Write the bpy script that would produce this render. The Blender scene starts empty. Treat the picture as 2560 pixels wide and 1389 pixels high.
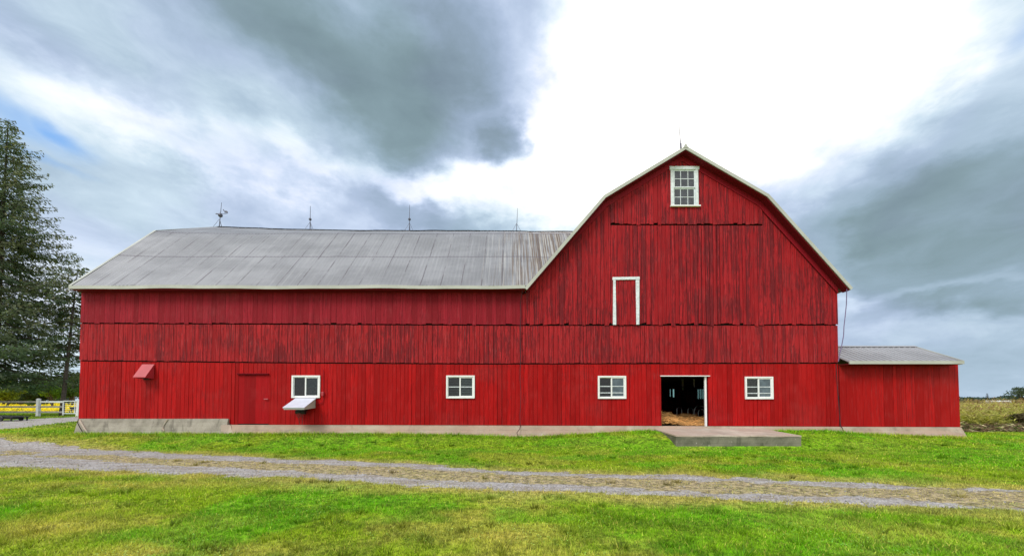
import bpy, bmesh, math, random
import numpy as np
from mathutils import Vector
R = math.radians
random.seed(7)
C = bpy.context.scene.collection
SC = bpy.context.scene

# ------------------------------------------------------------------ camera
FPX, CX, CY, PITCH = 924.0, 1280.0, 977.0, 0.028      # measured on the 2560 px wide photograph
CAMZ = 1.5
cam_d = bpy.data.cameras.new('camera'); cam = bpy.data.objects.new('camera', cam_d); C.objects.link(cam)
cam.location = (0, 0, CAMZ); cam.rotation_euler = (R(90) + PITCH, 0, 0)
cam_d.sensor_width = 36; cam_d.lens = 36 * FPX / 2560
cam_d.shift_y = (CY - 694.5) / 2560
cam_d.clip_start = 0.1; cam_d.clip_end = 6000
SC.camera = cam
SC.view_settings.view_transform = 'Standard'
SC.view_settings.look = 'None'
SC.view_settings.gamma = 1
SC.view_settings.exposure = 0.28
SUN_DIR = Vector((-0.50, -0.62, 0.85)).normalized()
sun_d = bpy.data.lights.new('sun', 'SUN'); sun_d.energy = 2.2; sun_d.angle = R(22); sun_d.color = (1, .96, .9)
sun = bpy.data.objects.new('sun', sun_d); C.objects.link(sun)
sun.rotation_euler = SUN_DIR.to_track_quat('Z', 'Y').to_euler(); sun.location = (-10, -10, 30)

def ray(px, py):
    u = (px - CX) / FPX; v = (CY - py) / FPX
    c, s = math.cos(PITCH), math.sin(PITCH)
    return Vector((u, c - v * s, s + v * c))
def P(px, py, Y):                       # point on the plane y = Y seen at that place of the photograph
    d = ray(px, py); d = d * (Y / d.y); return Vector((d.x, d.y, d.z + CAMZ))
def G(px, py, z=0.0):                   # point at height z seen there
    d = ray(px, py); d = d * ((z - CAMZ) / d.z); return Vector((d.x, d.y, z))

# ------------------------------------------------------------------ node helpers
def nd(nt, typ, ins=None, **kw):
    n = nt.nodes.new(typ)
    for k, v in kw.items(): setattr(n, k, v)
    if ins:
        for k, v in ins.items():
            if isinstance(v, bpy.types.NodeSocket): nt.links.new(v, n.inputs[k])
            else: n.inputs[k].default_value = v
    return n
def mt(nt, op, a, b=0.0, c=None, clamp=False):
    ins = {0: a, 1: b}
    if c is not None: ins[2] = c
    return nd(nt, 'ShaderNodeMath', ins, operation=op, use_clamp=clamp).outputs[0]
def vm(nt, op, a, b=(0, 0, 0)):
    n = nd(nt, 'ShaderNodeVectorMath', {0: a, 1: b}, operation=op)
    return n.outputs['Value'] if op in ('DOT_PRODUCT', 'LENGTH') else n.outputs[0]
def smooth(nt, v, a, b, o0=0.0, o1=1.0):
    return nd(nt, 'ShaderNodeMapRange', {0: v, 1: a, 2: b, 3: o0, 4: o1}, interpolation_type='SMOOTHSTEP').outputs[0]
def noise(nt, vec, scale=1.0, detail=4.0, rough=.55, dist=0.0):
    return nd(nt, 'ShaderNodeTexNoise', {'Vector': vec, 'Scale': scale, 'Detail': detail, 'Roughness': rough, 'Distortion': dist}).outputs[0]
def ramp(nt, fac, stops):
    n = nd(nt, 'ShaderNodeValToRGB', {0: fac}); e = n.color_ramp.elements
    while len(e) < len(stops): e.new(0.5)
    for i, (p, c) in enumerate(stops): e[i].position = p; e[i].color = (*c, 1)
    return n.outputs[0]
def mixc(nt, f, a, b, bt='MIX'):
    n = nd(nt, 'ShaderNodeMix', data_type='RGBA', blend_type=bt)
    for i, v in ((0, f), (6, a), (7, b)):
        if isinstance(v, bpy.types.NodeSocket): nt.links.new(v, n.inputs[i])
        else: n.inputs[i].default_value = (*v, 1) if isinstance(v, tuple) and len(v) == 3 else v
    return n.outputs[2]

# ------------------------------------------------------------------ sky
world = bpy.data.worlds.new('World'); SC.world = world; world.use_nodes = True
W = world.node_tree; W.nodes.clear()
skyt = nd(W, 'ShaderNodeTexSky', sky_type='NISHITA', sun_disc=False)
skyt.sun_elevation = math.asin(SUN_DIR.z); skyt.sun_rotation = math.atan2(SUN_DIR.x, SUN_DIR.y); skyt.air_density = 1.2
D = nd(W, 'ShaderNodeTexCoord').outputs['Generated']
sep = nd(W, 'ShaderNodeSeparateXYZ', {0: D})
zc = mt(W, 'MAXIMUM', sep.outputs[2], 0.0)
inv = mt(W, 'DIVIDE', 1.0, mt(W, 'ADD', zc, 0.10))
plane = vm(W, 'MULTIPLY', nd(W, 'ShaderNodeCombineXYZ', {0: sep.outputs[0], 1: sep.outputs[1], 2: 0.0}).outputs[0],
           nd(W, 'ShaderNodeCombineXYZ', {0: inv, 1: inv, 2: inv}).outputs[0])      # a flat cloud layer overhead
def ncol(vec, scale, detail, rough):
    return nd(W, 'ShaderNodeTexNoise', {'Vector': vec, 'Scale': scale, 'Detail': detail, 'Roughness': rough}).outputs['Color']
D2 = vm(W, 'MULTIPLY', D, (1.0, 1.0, 1.7))
w1 = vm(W, 'MULTIPLY', vm(W, 'SUBTRACT', ncol(D2, 3.2, 6.0, .55), (.5, .5, .5)), (.30, .30, .26))
w2 = vm(W, 'MULTIPLY', vm(W, 'SUBTRACT', ncol(vm(W, 'ADD', D2, (5.3, 1.7, 2.2)), 9.0, 5.0, .6), (.5, .5, .5)), (.09, .09, .08))
DW = vm(W, 'ADD', vm(W, 'ADD', D, w1), w2)
def blob(px, py, rx, ry, ang=0.0, e0=0.35, e1=1.25, hard=False):
    c = ray(px, py).normalized(); a = R(ang)
    p1 = ray(px + rx * math.cos(a), py + rx * math.sin(a)).normalized() - c
    p2 = ray(px - ry * math.sin(a), py + ry * math.cos(a)).normalized() - c
    v = D if hard else DW
    c0 = c
    off = vm(W, 'SUBTRACT', v, tuple(c0))
    ax = vm(W, 'DOT_PRODUCT', off, tuple(p1 / p1.length_squared))
    ay = vm(W, 'DOT_PRODUCT', off, tuple(p2 / p2.length_squared))
    r = mt(W, 'SQRT', mt(W, 'ADD', mt(W, 'MULTIPLY', ax, ax), mt(W, 'MULTIPLY', ay, ay)))
    m = smooth(W, r, e0, e1, 1.0, 0.0)
    return mt(W, 'MULTIPLY', m, mt(W, 'GREATER_THAN', vm(W, 'DOT_PRODUCT', D, tuple(c)), 0.0))
# brightness of the cloud layer: base + masses
LAY = vm(W, 'ADD', vm(W, 'MULTIPLY', plane, (.04, .04, .04)), vm(W, 'MULTIPLY', D2, (1.2, 1.2, 1.7)))
n_big = noise(W, LAY, 2.1, 7.0, .55, .25)
n_fine = noise(W, LAY, 7.0, 8.0, .62, .5)
b = mt(W, 'ADD', mt(W, 'ADD', 0.66, mt(W, 'MULTIPLY', mt(W, 'SUBTRACT', n_big, .5), .52)), mt(W, 'MULTIPLY', mt(W, 'SUBTRACT', n_fine, .5), .34))
BL = [  # px, py, rx, ry, angle, weight, e0, e1
    (1720, 150, 470, 470, 0, 0.95, .40, 1.2),
    (1480, 400, 420, 200, 0, 0.50, .2, 1.3),
    (2130, 170, 330, 230, -20, 0.60, .2, 1.3),
    (2420, 80, 330, 130, -10, 0.16, .2, 1.3),
    (790, 60, 560, 250, 8, -0.34, .20, 1.15),
    (700, 130, 300, 150, 15, -0.16, .1, 1.2),
    (1080, 110, 180, 170, 0, -0.24, .3, 1.2),
    (480, 80, 230, 130, 20, -0.10, .1, 1.3),
    (930, 250, 320, 180, 15, -0.18, .2, 1.2),
    (1240, 330, 70, 60, 0, -0.45, .2, 1.3),
    (1000, 370, 130, 90, 0, -0.06, .2, 1.3),
    (120, 90, 330, 130, 10, -0.10, .3, 1.3),
    (440, 345, 260, 60, 20, 0.20, .1, 1.3),
    (730, 425, 190, 60, 12, 0.24, .1, 1.3),
    (1090, 450, 230, 60, -5, 0.34, .1, 1.3),
    (250, 290, 300, 110, 20, 0.16, .1, 1.3),
    (640, 505, 330, 50, 10, -0.10, .2, 1.3),
    (1080, 555, 250, 50, 5, -0.26, .2, 1.3),
    (300, 560, 300, 120, 10, 0.06, .2, 1.3),
    (2440, 560, 500, 250, -16, -0.33, .60, 1.02),
    (2130, 570, 260, 130, -10, -0.16, .2, 1.2),
    (2250, 430, 260, 110, -20, -0.08, .2, 1.2),
    (2330, 715, 360, 24, 2, 0.14, .1, 1.4),
    (2350, 765, 360, 34, 0, -0.16, .1, 1.4),
    (2300, 830, 340, 22, 0, 0.05, .1, 1.4)
    , (2350, 870, 500, 110, 0, -0.10, .2, 1.3),
    (2450, 890, 300, 30, 0, -0.04, .1, 1.4),
    (100, 780, 300, 200, 0, 0.20, .1, 1.5),
]
for (px, py, rx, ry, an, wt, e0, e1) in BL:
    b = mt(W, 'ADD', b, mt(W, 'MULTIPLY', blob(px, py, rx, ry, an, e0, e1), wt))
behind = smooth(W, sep.outputs[1], 0.15, -0.5)          # unseen sky behind the viewer, brightened to light the barn front
b = mt(W, 'ADD', b, mt(W, 'MULTIPLY', behind, 0.42))
cloud = ramp(W, mt(W, 'DIVIDE', b, 1.4), [(0.0, (.165, .235, .27)), (.14, (.205, .29, .33)), (.28, (.27, .37, .45)), (.42, (.37, .48, .59)),
                                        (.54, (.52, .64, .74)), (.66, (.74, .82, .87)), (.80, (.98, .98, .96)), (1.0, (1.45, 1.42, 1.36))])
tint = smooth(W, noise(W, vm(W, 'ADD', D2, (9, 3, 1)), 3.0, 3.0, .5), .42, .62)
cloud = mixc(W, mt(W, 'MULTIPLY', tint, .7), cloud, mixc(W, 1.0, cloud, (1.03, .96, 1.08), 'MULTIPLY'))
DWs = DW; DW = vm(W, 'ADD', D, vm(W, 'MULTIPLY', w1, (.45, .45, .45)))
gap = mt(W, 'MULTIPLY', blob(110, 320, 170, 50, 14, .0, 1.3), .55)
gap = mt(W, 'MAXIMUM', gap, mt(W, 'MULTIPLY', blob(185, 350, 120, 30, 26, .0, 1.3), .80))
gap = mt(W, 'MAXIMUM', gap, mt(W, 'MULTIPLY', blob(110, 385, 120, 14, 8, .0, 1.5), .35))
gap = mt(W, 'MAXIMUM', gap, mt(W, 'MULTIPLY', blob(2545, 75, 60, 50, 0, .1, 1.3), .35))
sky10 = mixc(W, 1.0, skyt.outputs[0], (0.8, 1.35, 1.85), 'MULTIPLY')
cl10 = vm(W, 'MULTIPLY', cloud, (10, 10, 10))
final = mixc(W, gap, cl10, sky10)
bg = nd(W, 'ShaderNodeBackground', {0: final, 1: 0.1})
nd(W, 'ShaderNodeOutputWorld', {0: bg.outputs[0]})

# ------------------------------------------------------------------ object helpers
def tag(o, label=None, cat=None, group=None, kind=None):
    for k, v in (('label', label), ('category', cat), ('group', group), ('kind', kind)):
        if v: o[k] = v
    return o
def empty(name, loc, label, cat, group=None):
    o = bpy.data.objects.new(name, None); C.objects.link(o); o.location = loc; o.empty_display_size = .3
    return tag(o, label, cat, group)
def attach(o, parent):
    if parent is not None:
        o.parent = parent
        m = Vector(parent.location); p = parent.parent
        while p is not None: m = m + Vector(p.location); p = p.parent
        o.location = -m if parent.type == 'EMPTY' else (0, 0, 0)
        # meshes are written in world coordinates; an Empty at the thing's base is undone here
    return o
class MB:
    def __init__(s): s.v = []; s.f = []; s.r = []; s.cur = 0.5
    def add(s, vs, fs):
        n = len(s.v); s.v += [tuple(v) for v in vs]; s.f += [tuple(i + n for i in f) for f in fs]; s.r += [s.cur] * len(fs); return s
    def hexa(s, p):                     # 8 points: bottom ring 0-3, top ring 4-7
        return s.add(p, [(0, 3, 2, 1), (4, 5, 6, 7), (0, 1, 5, 4), (1, 2, 6, 5), (2, 3, 7, 6), (3, 0, 4, 7)])
    def box(s, x0, x1, y0, y1, z0, z1):
        return s.hexa([(x0, y0, z0), (x1, y0, z0), (x1, y1, z0), (x0, y1, z0), (x0, y0, z1), (x1, y0, z1), (x1, y1, z1), (x0, y1, z1)])
    def prism(s, poly, d):              # polygon (3D points) swept along vector d
        n = len(poly); a = [Vector(p) for p in poly]; q = [p + Vector(d) for p in a]
        return s.add(a + q, [tuple(range(n)), tuple(range(2 * n - 1, n - 1, -1))] + [(i, i + n, (i + 1) % n + n, (i + 1) % n) for i in range(n)])
    def tube(s, pts, r, k=8, r2=None):
        pts = [Vector(p) for p in pts]; n = len(pts); rings = []
        up = None
        for i, p in enumerate(pts):
            t = (pts[min(i + 1, n - 1)] - pts[max(i - 1, 0)]).normalized()
            if up is None: up = Vector((0, 0, 1)) if abs(t.z) < .9 else Vector((1, 0, 0))
            a = t.cross(up); a = a.normalized() if a.length > 1e-6 else t.orthogonal().normalized()
            bb = a.cross(t).normalized(); up = bb
            rr = r if r2 is None else r + (r2 - r) * i / max(1, n - 1)
            rings.append([p + (a * math.cos(2 * math.pi * j / k) + bb * math.sin(2 * math.pi * j / k)) * rr for j in range(k)])
        vs = [q for g in rings for q in g]; fs = []
        for i in range(n - 1):
            for j in range(k): fs.append((i * k + j, i * k + (j + 1) % k, (i + 1) * k + (j + 1) % k, (i + 1) * k + j))
        fs += [tuple(range(k))[::-1], tuple((n - 1) * k + j for j in range(k))]
        return s.add(vs, fs)
    def ball(s, c, r, k=10, sz=1.0):
        vs = []; fs = []; m = k // 2
        for i in range(m + 1):
            a = math.pi * i / m
            for j in range(k): q = 2 * math.pi * j / k; vs.append((c[0] + r * math.sin(a) * math.cos(q), c[1] + r * math.sin(a) * math.sin(q), c[2] + r * sz * math.cos(a)))
        for i in range(m):
            for j in range(k): fs.append((i * k + j, (i + 1) * k + j, (i + 1) * k + (j + 1) % k, i * k + (j + 1) % k))
        return s.add(vs, fs)
    def ring(s, c, r, rt, axis='y', k=16, frac=1.0):
        pts = [(c[0] + r * math.cos(2 * math.pi * frac * i / k), c[1], c[2] + r * math.sin(2 * math.pi * frac * i / k)) for i in range(k + 1)]
        return s.tube(pts, rt, 6)
    def build(s, name, mat, parent=None, smooth_=False, bevel=0.0):
        me = bpy.data.meshes.new(name); me.from_pydata(s.v, [], s.f); me.update()
        at = me.attributes.new('rnd', 'FLOAT', 'FACE'); at.data.foreach_set('value', s.r)
        if smooth_: me.polygons.foreach_set('use_smooth', [True] * len(me.polygons))
        me.materials.append(mat)
        bm = bmesh.new(); bm.from_mesh(me); bmesh.ops.recalc_face_normals(bm, faces=bm.faces); bm.to_mesh(me); bm.free()
        o = bpy.data.objects.new(name, me); C.objects.link(o)
        if bevel: m = o.modifiers.new('bevel', 'BEVEL'); m.width = bevel; m.segments = 2; m.limit_method = 'ANGLE'
        return attach(o, parent)
def np_mesh(name, V, F, mat, col=None, parent=None, smooth_=False):
    me = bpy.data.meshes.new(name); nv, nf, k = len(V), len(F), F.shape[1]
    me.vertices.add(nv); me.vertices.foreach_set('co', np.ascontiguousarray(V, dtype=np.float32).ravel())
    me.loops.add(nf * k); me.loops.foreach_set('vertex_index', np.ascontiguousarray(F, dtype=np.int32).ravel())
    me.polygons.add(nf); me.polygons.foreach_set('loop_start', np.arange(0, nf * k, k, dtype=np.int32))
    if smooth_: me.polygons.foreach_set('use_smooth', np.ones(nf, dtype=bool))
    me.update(calc_edges=True)
    if col is not None:
        a = me.attributes.new('col', 'FLOAT_VECTOR', 'POINT'); a.data.foreach_set('vector', np.ascontiguousarray(col, dtype=np.float32).ravel())
    me.materials.append(mat)
    o = bpy.data.objects.new(name, me); C.objects.link(o)
    return attach(o, parent)

# ------------------------------------------------------------------ numpy noise
_rs = np.random.RandomState(3); _LAT = _rs.rand(256, 256)
def vn(x, y):
    xi = np.floor(x).astype(int); yi = np.floor(y).astype(int); fx = x - xi; fy = y - yi
    fx = fx * fx * (3 - 2 * fx); fy = fy * fy * (3 - 2 * fy); g = lambda a, b_: _LAT[a & 255, b_ & 255]
    return (g(xi, yi) * (1 - fx) + g(xi + 1, yi) * fx) * (1 - fy) + (g(xi, yi + 1) * (1 - fx) + g(xi + 1, yi + 1) * fx) * fy
def fbm(x, y, o=4):
    s = 0; a = .5; t = 0
    for i in range(o): s = s + a * vn(x + 17.3 * i, y + 9.1 * i); t += a; a *= .55; x = x * 2.03; y = y * 2.03
    return s / t
def sst(a, b_, x):
    t = np.clip((x - a) / (b_ - a), 0, 1); return t * t * (3 - 2 * t)

# ------------------------------------------------------------------ materials
def new_mat(name):
    m = bpy.data.materials.new(name); m.use_nodes = True; nt = m.node_tree; nt.nodes.clear()
    out = nd(nt, 'ShaderNodeOutputMaterial'); return m, nt, out
def pbr(nt, out, col, rough=.6, metal=0.0, bump=None, bstr=.3, bdist=.01, spec=.5):
    p = nd(nt, 'ShaderNodeBsdfPrincipled', {'Base Color': col if isinstance(col, bpy.types.NodeSocket) else (*col, 1), 'Roughness': rough, 'Metallic': metal, 'Specular IOR Level': spec})
    if bump is not None:
        bn = nd(nt, 'ShaderNodeBump', {'Height': bump, 'Strength': bstr, 'Distance': bdist}); nt.links.new(bn.outputs[0], p.inputs['Normal'])
    nt.links.new(p.outputs[0], out.inputs[0]); return p
def geo(nt): return nd(nt, 'ShaderNodeNewGeometry').outputs['Position']
def scl(nt, v, s): return vm(nt, 'MULTIPLY', v, s)
def simple(name, col, rough=.6, metal=0.0, var=.25, sc=6.0, bs=.2):
    m, nt, out = new_mat(name); n = noise(nt, geo(nt), sc, 5, .6)
    c = mixc(nt, 1.0, (*col,), mixc(nt, smooth(nt, n, .3, .7), (1 - var,) * 3, (1 + var * .4,) * 3), 'MULTIPLY')
    pbr(nt, out, c, rough, metal, n, bs); return m
def siding_mat(name, base, weather, sheen=.0, crossgrain=False):
    m, nt, out = new_mat(name); p = geo(nt)
    rnd = nd(nt, 'ShaderNodeAttribute', attribute_name='rnd').outputs['Fac']
    off = nd(nt, 'ShaderNodeCombineXYZ', {0: mt(nt, 'MULTIPLY', rnd, 40), 1: 0.0, 2: mt(nt, 'MULTIPLY', rnd, 63)}).outputs[0]
    q = vm(nt, 'ADD', p, off)
    grain = noise(nt, scl(nt, q, (34, 34, 1.3)), 1.0, 5, .6, .4)
    streak = noise(nt, scl(nt, q, (26, 26, .9)), 1.0, 5, .65, .8)
    spots = noise(nt, scl(nt, q, (17, 17, 3.6)), 1.0, 5, .62, .5)
    macro = noise(nt, scl(nt, p, (.5, .5, .7)), 1.0, 4, .6)
    c = mixc(nt, 1.0, base, mixc(nt, rnd, (.70, .66, .68), (1.18, 1.5, 1.45)), 'MULTIPLY')
    c = mixc(nt, 1.0, c, mixc(nt, grain, (.80, .80, .80), (1.16, 1.16, 1.16)), 'MULTIPLY')
    c = mixc(nt, mt(nt, 'MULTIPLY', smooth(nt, macro, .5, .72), .35), c, tuple(min(1, x * 1.0 + .03) for x in base))
    wth = mt(nt, 'ADD', mt(nt, 'MULTIPLY', mt(nt, 'SUBTRACT', macro, .5), .30), mt(nt, 'MULTIPLY', mt(nt, 'SUBTRACT', rnd, .5), .16))
    s = smooth(nt, mt(nt, 'ADD', streak, mt(nt, 'ADD', wth, weather * .12)), .60, .74)
    s2 = smooth(nt, mt(nt, 'ADD', spots, mt(nt, 'ADD', wth, weather * .10)), .64, .76)
    dark = tuple(x * .22 + y for x, y in zip(base, (.012, .006, .009)))
    c = mixc(nt, mt(nt, 'MULTIPLY', mt(nt, 'MAXIMUM', s, mt(nt, 'MULTIPLY', s2, .8)), min(1, .30 + weather * .5)), c, dark)
    if sheen: c = mixc(nt, mt(nt, 'MULTIPLY', smooth(nt, noise(nt, scl(nt, q, (22, 22, 2.2)), 1., 4, .6), .52, .72), sheen), c, (.55, .16, .17))
    ck = mt(nt, 'MULTIPLY', smooth(nt, mt(nt, 'ADD', noise(nt, scl(nt, q, (55, 55, .55)), 1.0, 4, .65, .6), mt(nt, 'MULTIPLY', wth, .5)), .640, .68), min(1, max(0, weather * .8)))
    c = mixc(nt, mt(nt, 'MULTIPLY', ck, .85), c, (.02, .004, .008))          # drying cracks along the grain
    pl = smooth(nt, mt(nt, 'ADD', noise(nt, scl(nt, q, (20, 20, 6)), 1.0, 5, .7, .3), mt(nt, 'MULTIPLY', wth, .3)), .66, .70)
    c = mixc(nt, mt(nt, 'MULTIPLY', pl, .35 * max(0, weather)), c, (.30, .11, .11))
    h = mt(nt, 'ADD', grain, mt(nt, 'MULTIPLY', s, -.6))
    if crossgrain:
        saw = nd(nt, 'ShaderNodeTexWave', {'Vector': vm(nt, 'ADD', scl(nt, q, (1, 1, 1)), (0, 0, 0)), 'Scale': 6.5, 'Distortion': 2.0, 'Detail': 2.0}, bands_direction='DIAGONAL').outputs['Fac']
        k = mt(nt, 'MULTIPLY', smooth(nt, noise(nt, scl(nt, q, (1.6, 1.6, .8)), 1., 2, .5), .5, .68), .28)
        c = mixc(nt, mt(nt, 'MULTIPLY', k, saw), c, tuple(x * 1.5 + .02 for x in base)); h = mt(nt, 'ADD', h, mt(nt, 'MULTIPLY', mt(nt, 'MULTIPLY', saw, k), .6))
    pbr(nt, out, c, .62, 0, h, .8, .012, .12); return m
M = {}
M['side_low'] = siding_mat('red_siding_lower', (.365, .0035, .004), .35, .08, True)
M['side_mid'] = siding_mat('red_siding_middle', (.385, .015, .019), 1.05, .15)
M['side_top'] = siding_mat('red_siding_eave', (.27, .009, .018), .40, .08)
M['side_gable'] = siding_mat('red_siding_gable', (.39, .013, .018), 1.15, .10)
M['door_red'] = siding_mat('red_door_boards', (.30, .0025, .005), -.1, .03)
M['trim_red'] = siding_mat('red_trim', (.27, .008, .017), .3, .0)
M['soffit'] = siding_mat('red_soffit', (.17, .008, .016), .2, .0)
M['backing'] = simple('dark_backing', (.006, .002, .003), .95)
M['inner'] = simple('dark_interior_wood', (.035, .032, .030), .9)
M['white'] = simple('white_paint', (.78, .80, .80), .45, 0, .08, 9, .05)
M['white_old'] = simple('worn_white_paint', (.66, .72, .76), .6, 0, .22, 14, .2)
M['cream'] = simple('cream_metal_trim', (.43, .44, .40), .5, .0, .14, 1.2, .05)
M['hood_white'] = simple('white_sheet_metal', (.56, .58, .68), .45, 0, .08, 5, .05)
M['hood_red'] = simple('faded_red_sheet_metal', (.42, .032, .045), .4, 0, .15, 4, .05)
M['black'] = simple('black_metal', (.012, .012, .014), .5)
M['rust'] = simple('rusty_red_iron', (.22, .03, .03), .7)
M['iron'] = simple('dull_iron', (.10, .10, .13), .5, .4)
M['cable'] = simple('purple_grey_cable', (.17, .13, .26), .6)
M['cable_dark'] = simple('dark_cable', (.05, .012, .02), .7)
M['pipe'] = simple('galvanised_pipe', (.42, .42, .40), .35, .7)
M['fence_w'] = simple('white_fence_paint', (.78, .80, .82), .5, 0, .12, 6, .05)
M['fence_g'] = simple('shaded_fence_rail', (.36, .34, .32), .8, 0, .3, 5, .1)  # white paint greyed: the shade on the rails is put into the colour
M['bark'] = simple('grey_brown_bark', (.075, .06, .05), .95, 0, .5, 8, .8)
M['bark_pale'] = simple('pale_bark', (.16, .14, .11), .95, 0, .4, 8, .8)
M['glass_d'] = None
def glass(name, dark=(.02, .03, .03), trans=.45, tint=(.8, .9, .88)):
    m, nt, out = new_mat(name)
    g = nd(nt, 'ShaderNodeBsdfGlossy', {'Color': (.9, .95, .95, 1), 'Roughness': .04})
    t = nd(nt, 'ShaderNodeBsdfTransparent', {'Color': (*tint, 1)})
    dst = noise(nt, geo(nt), 5.0, 5, .6)
    d = nd(nt, 'ShaderNodeBsdfDiffuse', {'Color': mixc(nt, smooth(nt, dst, .35, .75), dark, tuple(x * 1.8 for x in dark))})
    a = nd(nt, 'ShaderNodeMixShader', {0: trans, 1: d.outputs[0], 2: t.outputs[0]})
    lw = nd(nt, 'ShaderNodeFresnel', {'IOR': 1.5})
    f = mt(nt, 'MULTIPLY', lw.outputs[0], .8)
    mx = nd(nt, 'ShaderNodeMixShader', {0: f, 1: a.outputs[0], 2: g.outputs[0]})
    nt.links.new(mx.outputs[0], out.inputs[0]); return m
M['glass'] = glass('window_glass', (.02, .03, .028), .8)
M['glass_blue'] = glass('painted_reflection_glass', (.075, .10, .12), .15)  # reflected sky is painted in as a grey blue diffuse colour
M['glass_grey'] = glass('dusty_window_glass', (.060, .064, .076), .2)
M['dirty_pane'] = glass('dirty_rear_pane', (.10, .14, .12), .80, (.7, .9, .8))
M['screen'] = glass('insect_screen', (.012, .011, .009), .6)

def concrete(name, base, dark, pink=None, stripes=True):
    m, nt, out = new_mat(name); p = geo(nt)
    n1 = noise(nt, p, 1.3, 6, .6); n2 = noise(nt, scl(nt, p, (3.5, 3.5, 1.2)), 1.0, 6, .65, .5); n3 = noise(nt, p, 22, 5, .7)
    c = mixc(nt, smooth(nt, n1, .35, .68), base, dark)
    c = mixc(nt, mt(nt, 'MULTIPLY', smooth(nt, n2, .55, .70), .6), c, tuple(x * .55 for x in dark))
    if pink: c = mixc(nt, mt(nt, 'MULTIPLY', smooth(nt, noise(nt, scl(nt, p, (.8, .8, 3)), 1, 4, .6), .32, .6), .85), c, pink)
    c = mixc(nt, 1.0, c, mixc(nt, n3, (.75,) * 3, (1.25,) * 3), 'MULTIPLY')
    sp = smooth(nt, noise(nt, scl(nt, p, (9, 9, 5)), 1.0, 3, .5), .70, .74); c = mixc(nt, mt(nt, 'MULTIPLY', sp, .6), c, (.5, .47, .42))
    h = mt(nt, 'ADD', n3, mt(nt, 'MULTIPLY', n2, .8))
    if stripes:                                       # marks of the boards it was cast between
        z = nd(nt, 'ShaderNodeSeparateXYZ', {0: p}).outputs[2]
        fr = mt(nt, 'PINGPONG', mt(nt, 'ADD', z, mt(nt, 'MULTIPLY', n1, .03)), .075)
        ln = smooth(nt, fr, .0, .008, 1.0, 0.0)
        ln = mt(nt, 'MULTIPLY', ln, smooth(nt, n2, .38, .55)); c = mixc(nt, mt(nt, 'MULTIPLY', ln, .55), c, tuple(x * .4 for x in dark)); h = mt(nt, 'SUBTRACT', h, ln)
    pbr(nt, out, c, .9, 0, h, .5, .01, .2); return m
M['conc_grey'] = concrete('weathered_concrete', (.36, .33, .28), (.21, .19, .155))
M['conc_pink'] = concrete('red_stained_concrete', (.42, .36, .29), (.27, .22, .17), (.38, .27, .21))
M['conc_top'] = concrete('pale_concrete_top', (.58, .52, .44), (.33, .29, .25), (.42, .33, .27), False)
M['conc_dark'] = concrete('dark_concrete_side', (.22, .21, .16), (.10, .105, .075))  # greenish grey, darker than the slab top

def roof_mat(name, rust, base=(.285, .285, .30)):
    m, nt, out = new_mat(name); p = geo(nt); s = nd(nt, 'ShaderNodeSeparateXYZ', {0: p})
    X, Y, Z = s.outputs
    st = noise(nt, scl(nt, p, (7, .35, .35)), 1.0, 5, .65); st2 = noise(nt, scl(nt, p, (15, .5, .5)), 1.0, 4, .6)
    mac = noise(nt, scl(nt, p, (.5, .9, .9)), 1.0, 4, .6); fine = noise(nt, p, 30, 3, .6)
    c = mixc(nt, smooth(nt, mac, .35, .65), base, tuple(x * .78 for x in base))
    c = mixc(nt, mt(nt, 'MULTIPLY', smooth(nt, st, .5, .7), .24), c, (.44, .44, .45))
    c = mixc(nt, mt(nt, 'MULTIPLY', smooth(nt, st2, .56, .72), .28), c, (.22, .20, .21))
    if rust:
        rx = smooth(nt, X, -3.0, 1.6)
        r = smooth(nt, mt(nt, 'ADD', noise(nt, scl(nt, p, (19, .3, .3)), 1.0, 5, .65), mt(nt, 'MULTIPLY', rx, .20)), .62, .73)
        c = mixc(nt, mt(nt, 'MULTIPLY', r, mt(nt, 'MULTIPLY', rx, .8)), c, (.14, .085, .04))
        w = smooth(nt, mt(nt, 'ADD', noise(nt, scl(nt, p, (22, .35, .35)), 1.0, 4, .6), mt(nt, 'MULTIPLY', rx, .06)), .57, .68)
        c = mixc(nt, mt(nt, 'MULTIPLY', w, mt(nt, 'MULTIPLY', rx, .6)), c, (.60, .58, .53))
        for yl in (15.19, 16.75):                      # laps across the slope
            dl_ = mt(nt, 'ABSOLUTE', mt(nt, 'SUBTRACT', Y, mt(nt, 'ADD', yl, mt(nt, 'MULTIPLY', mt(nt, 'SUBTRACT', mac, .5), .06))))
            c = mixc(nt, mt(nt, 'MULTIPLY', smooth(nt, dl_, .015, .045, 1.0, 0.0), .5), c, (.10, .08, .10))
        # dirt in the laps between sheets
        wob = mt(nt, 'ADD', X, mt(nt, 'MULTIPLY', mt(nt, 'SUBTRACT', noise(nt, scl(nt, p, (0.2, 1.5, 1.5)), 1., 3, .5), .5), .05))
        fr = mt(nt, 'ABSOLUTE', mt(nt, 'SUBTRACT', mt(nt, 'FRACT', mt(nt, 'DIVIDE', wob, .76)), .5))
        ln = mt(nt, 'MULTIPLY', smooth(nt, fr, .0, .045, 1.0, 0.0), smooth(nt, noise(nt, scl(nt, p, (1.3, .9, .9)), 1., 4, .7), .38, .58))
        c = mixc(nt, mt(nt, 'MULTIPLY', ln, .8), c, (.09, .07, .08))
    c = mixc(nt, 1.0, c, mixc(nt, fine, (.88,) * 3, (1.1,) * 3), 'MULTIPLY')
    pbr(nt, out, c, .52, .35, fine, .08, .01, .4); return m
M['roof'] = roof_mat('grey_steel_roofing', True)
M['roof_shed'] = roof_mat('ribbed_steel_roofing', False, (.38, .38, .395))

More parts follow.
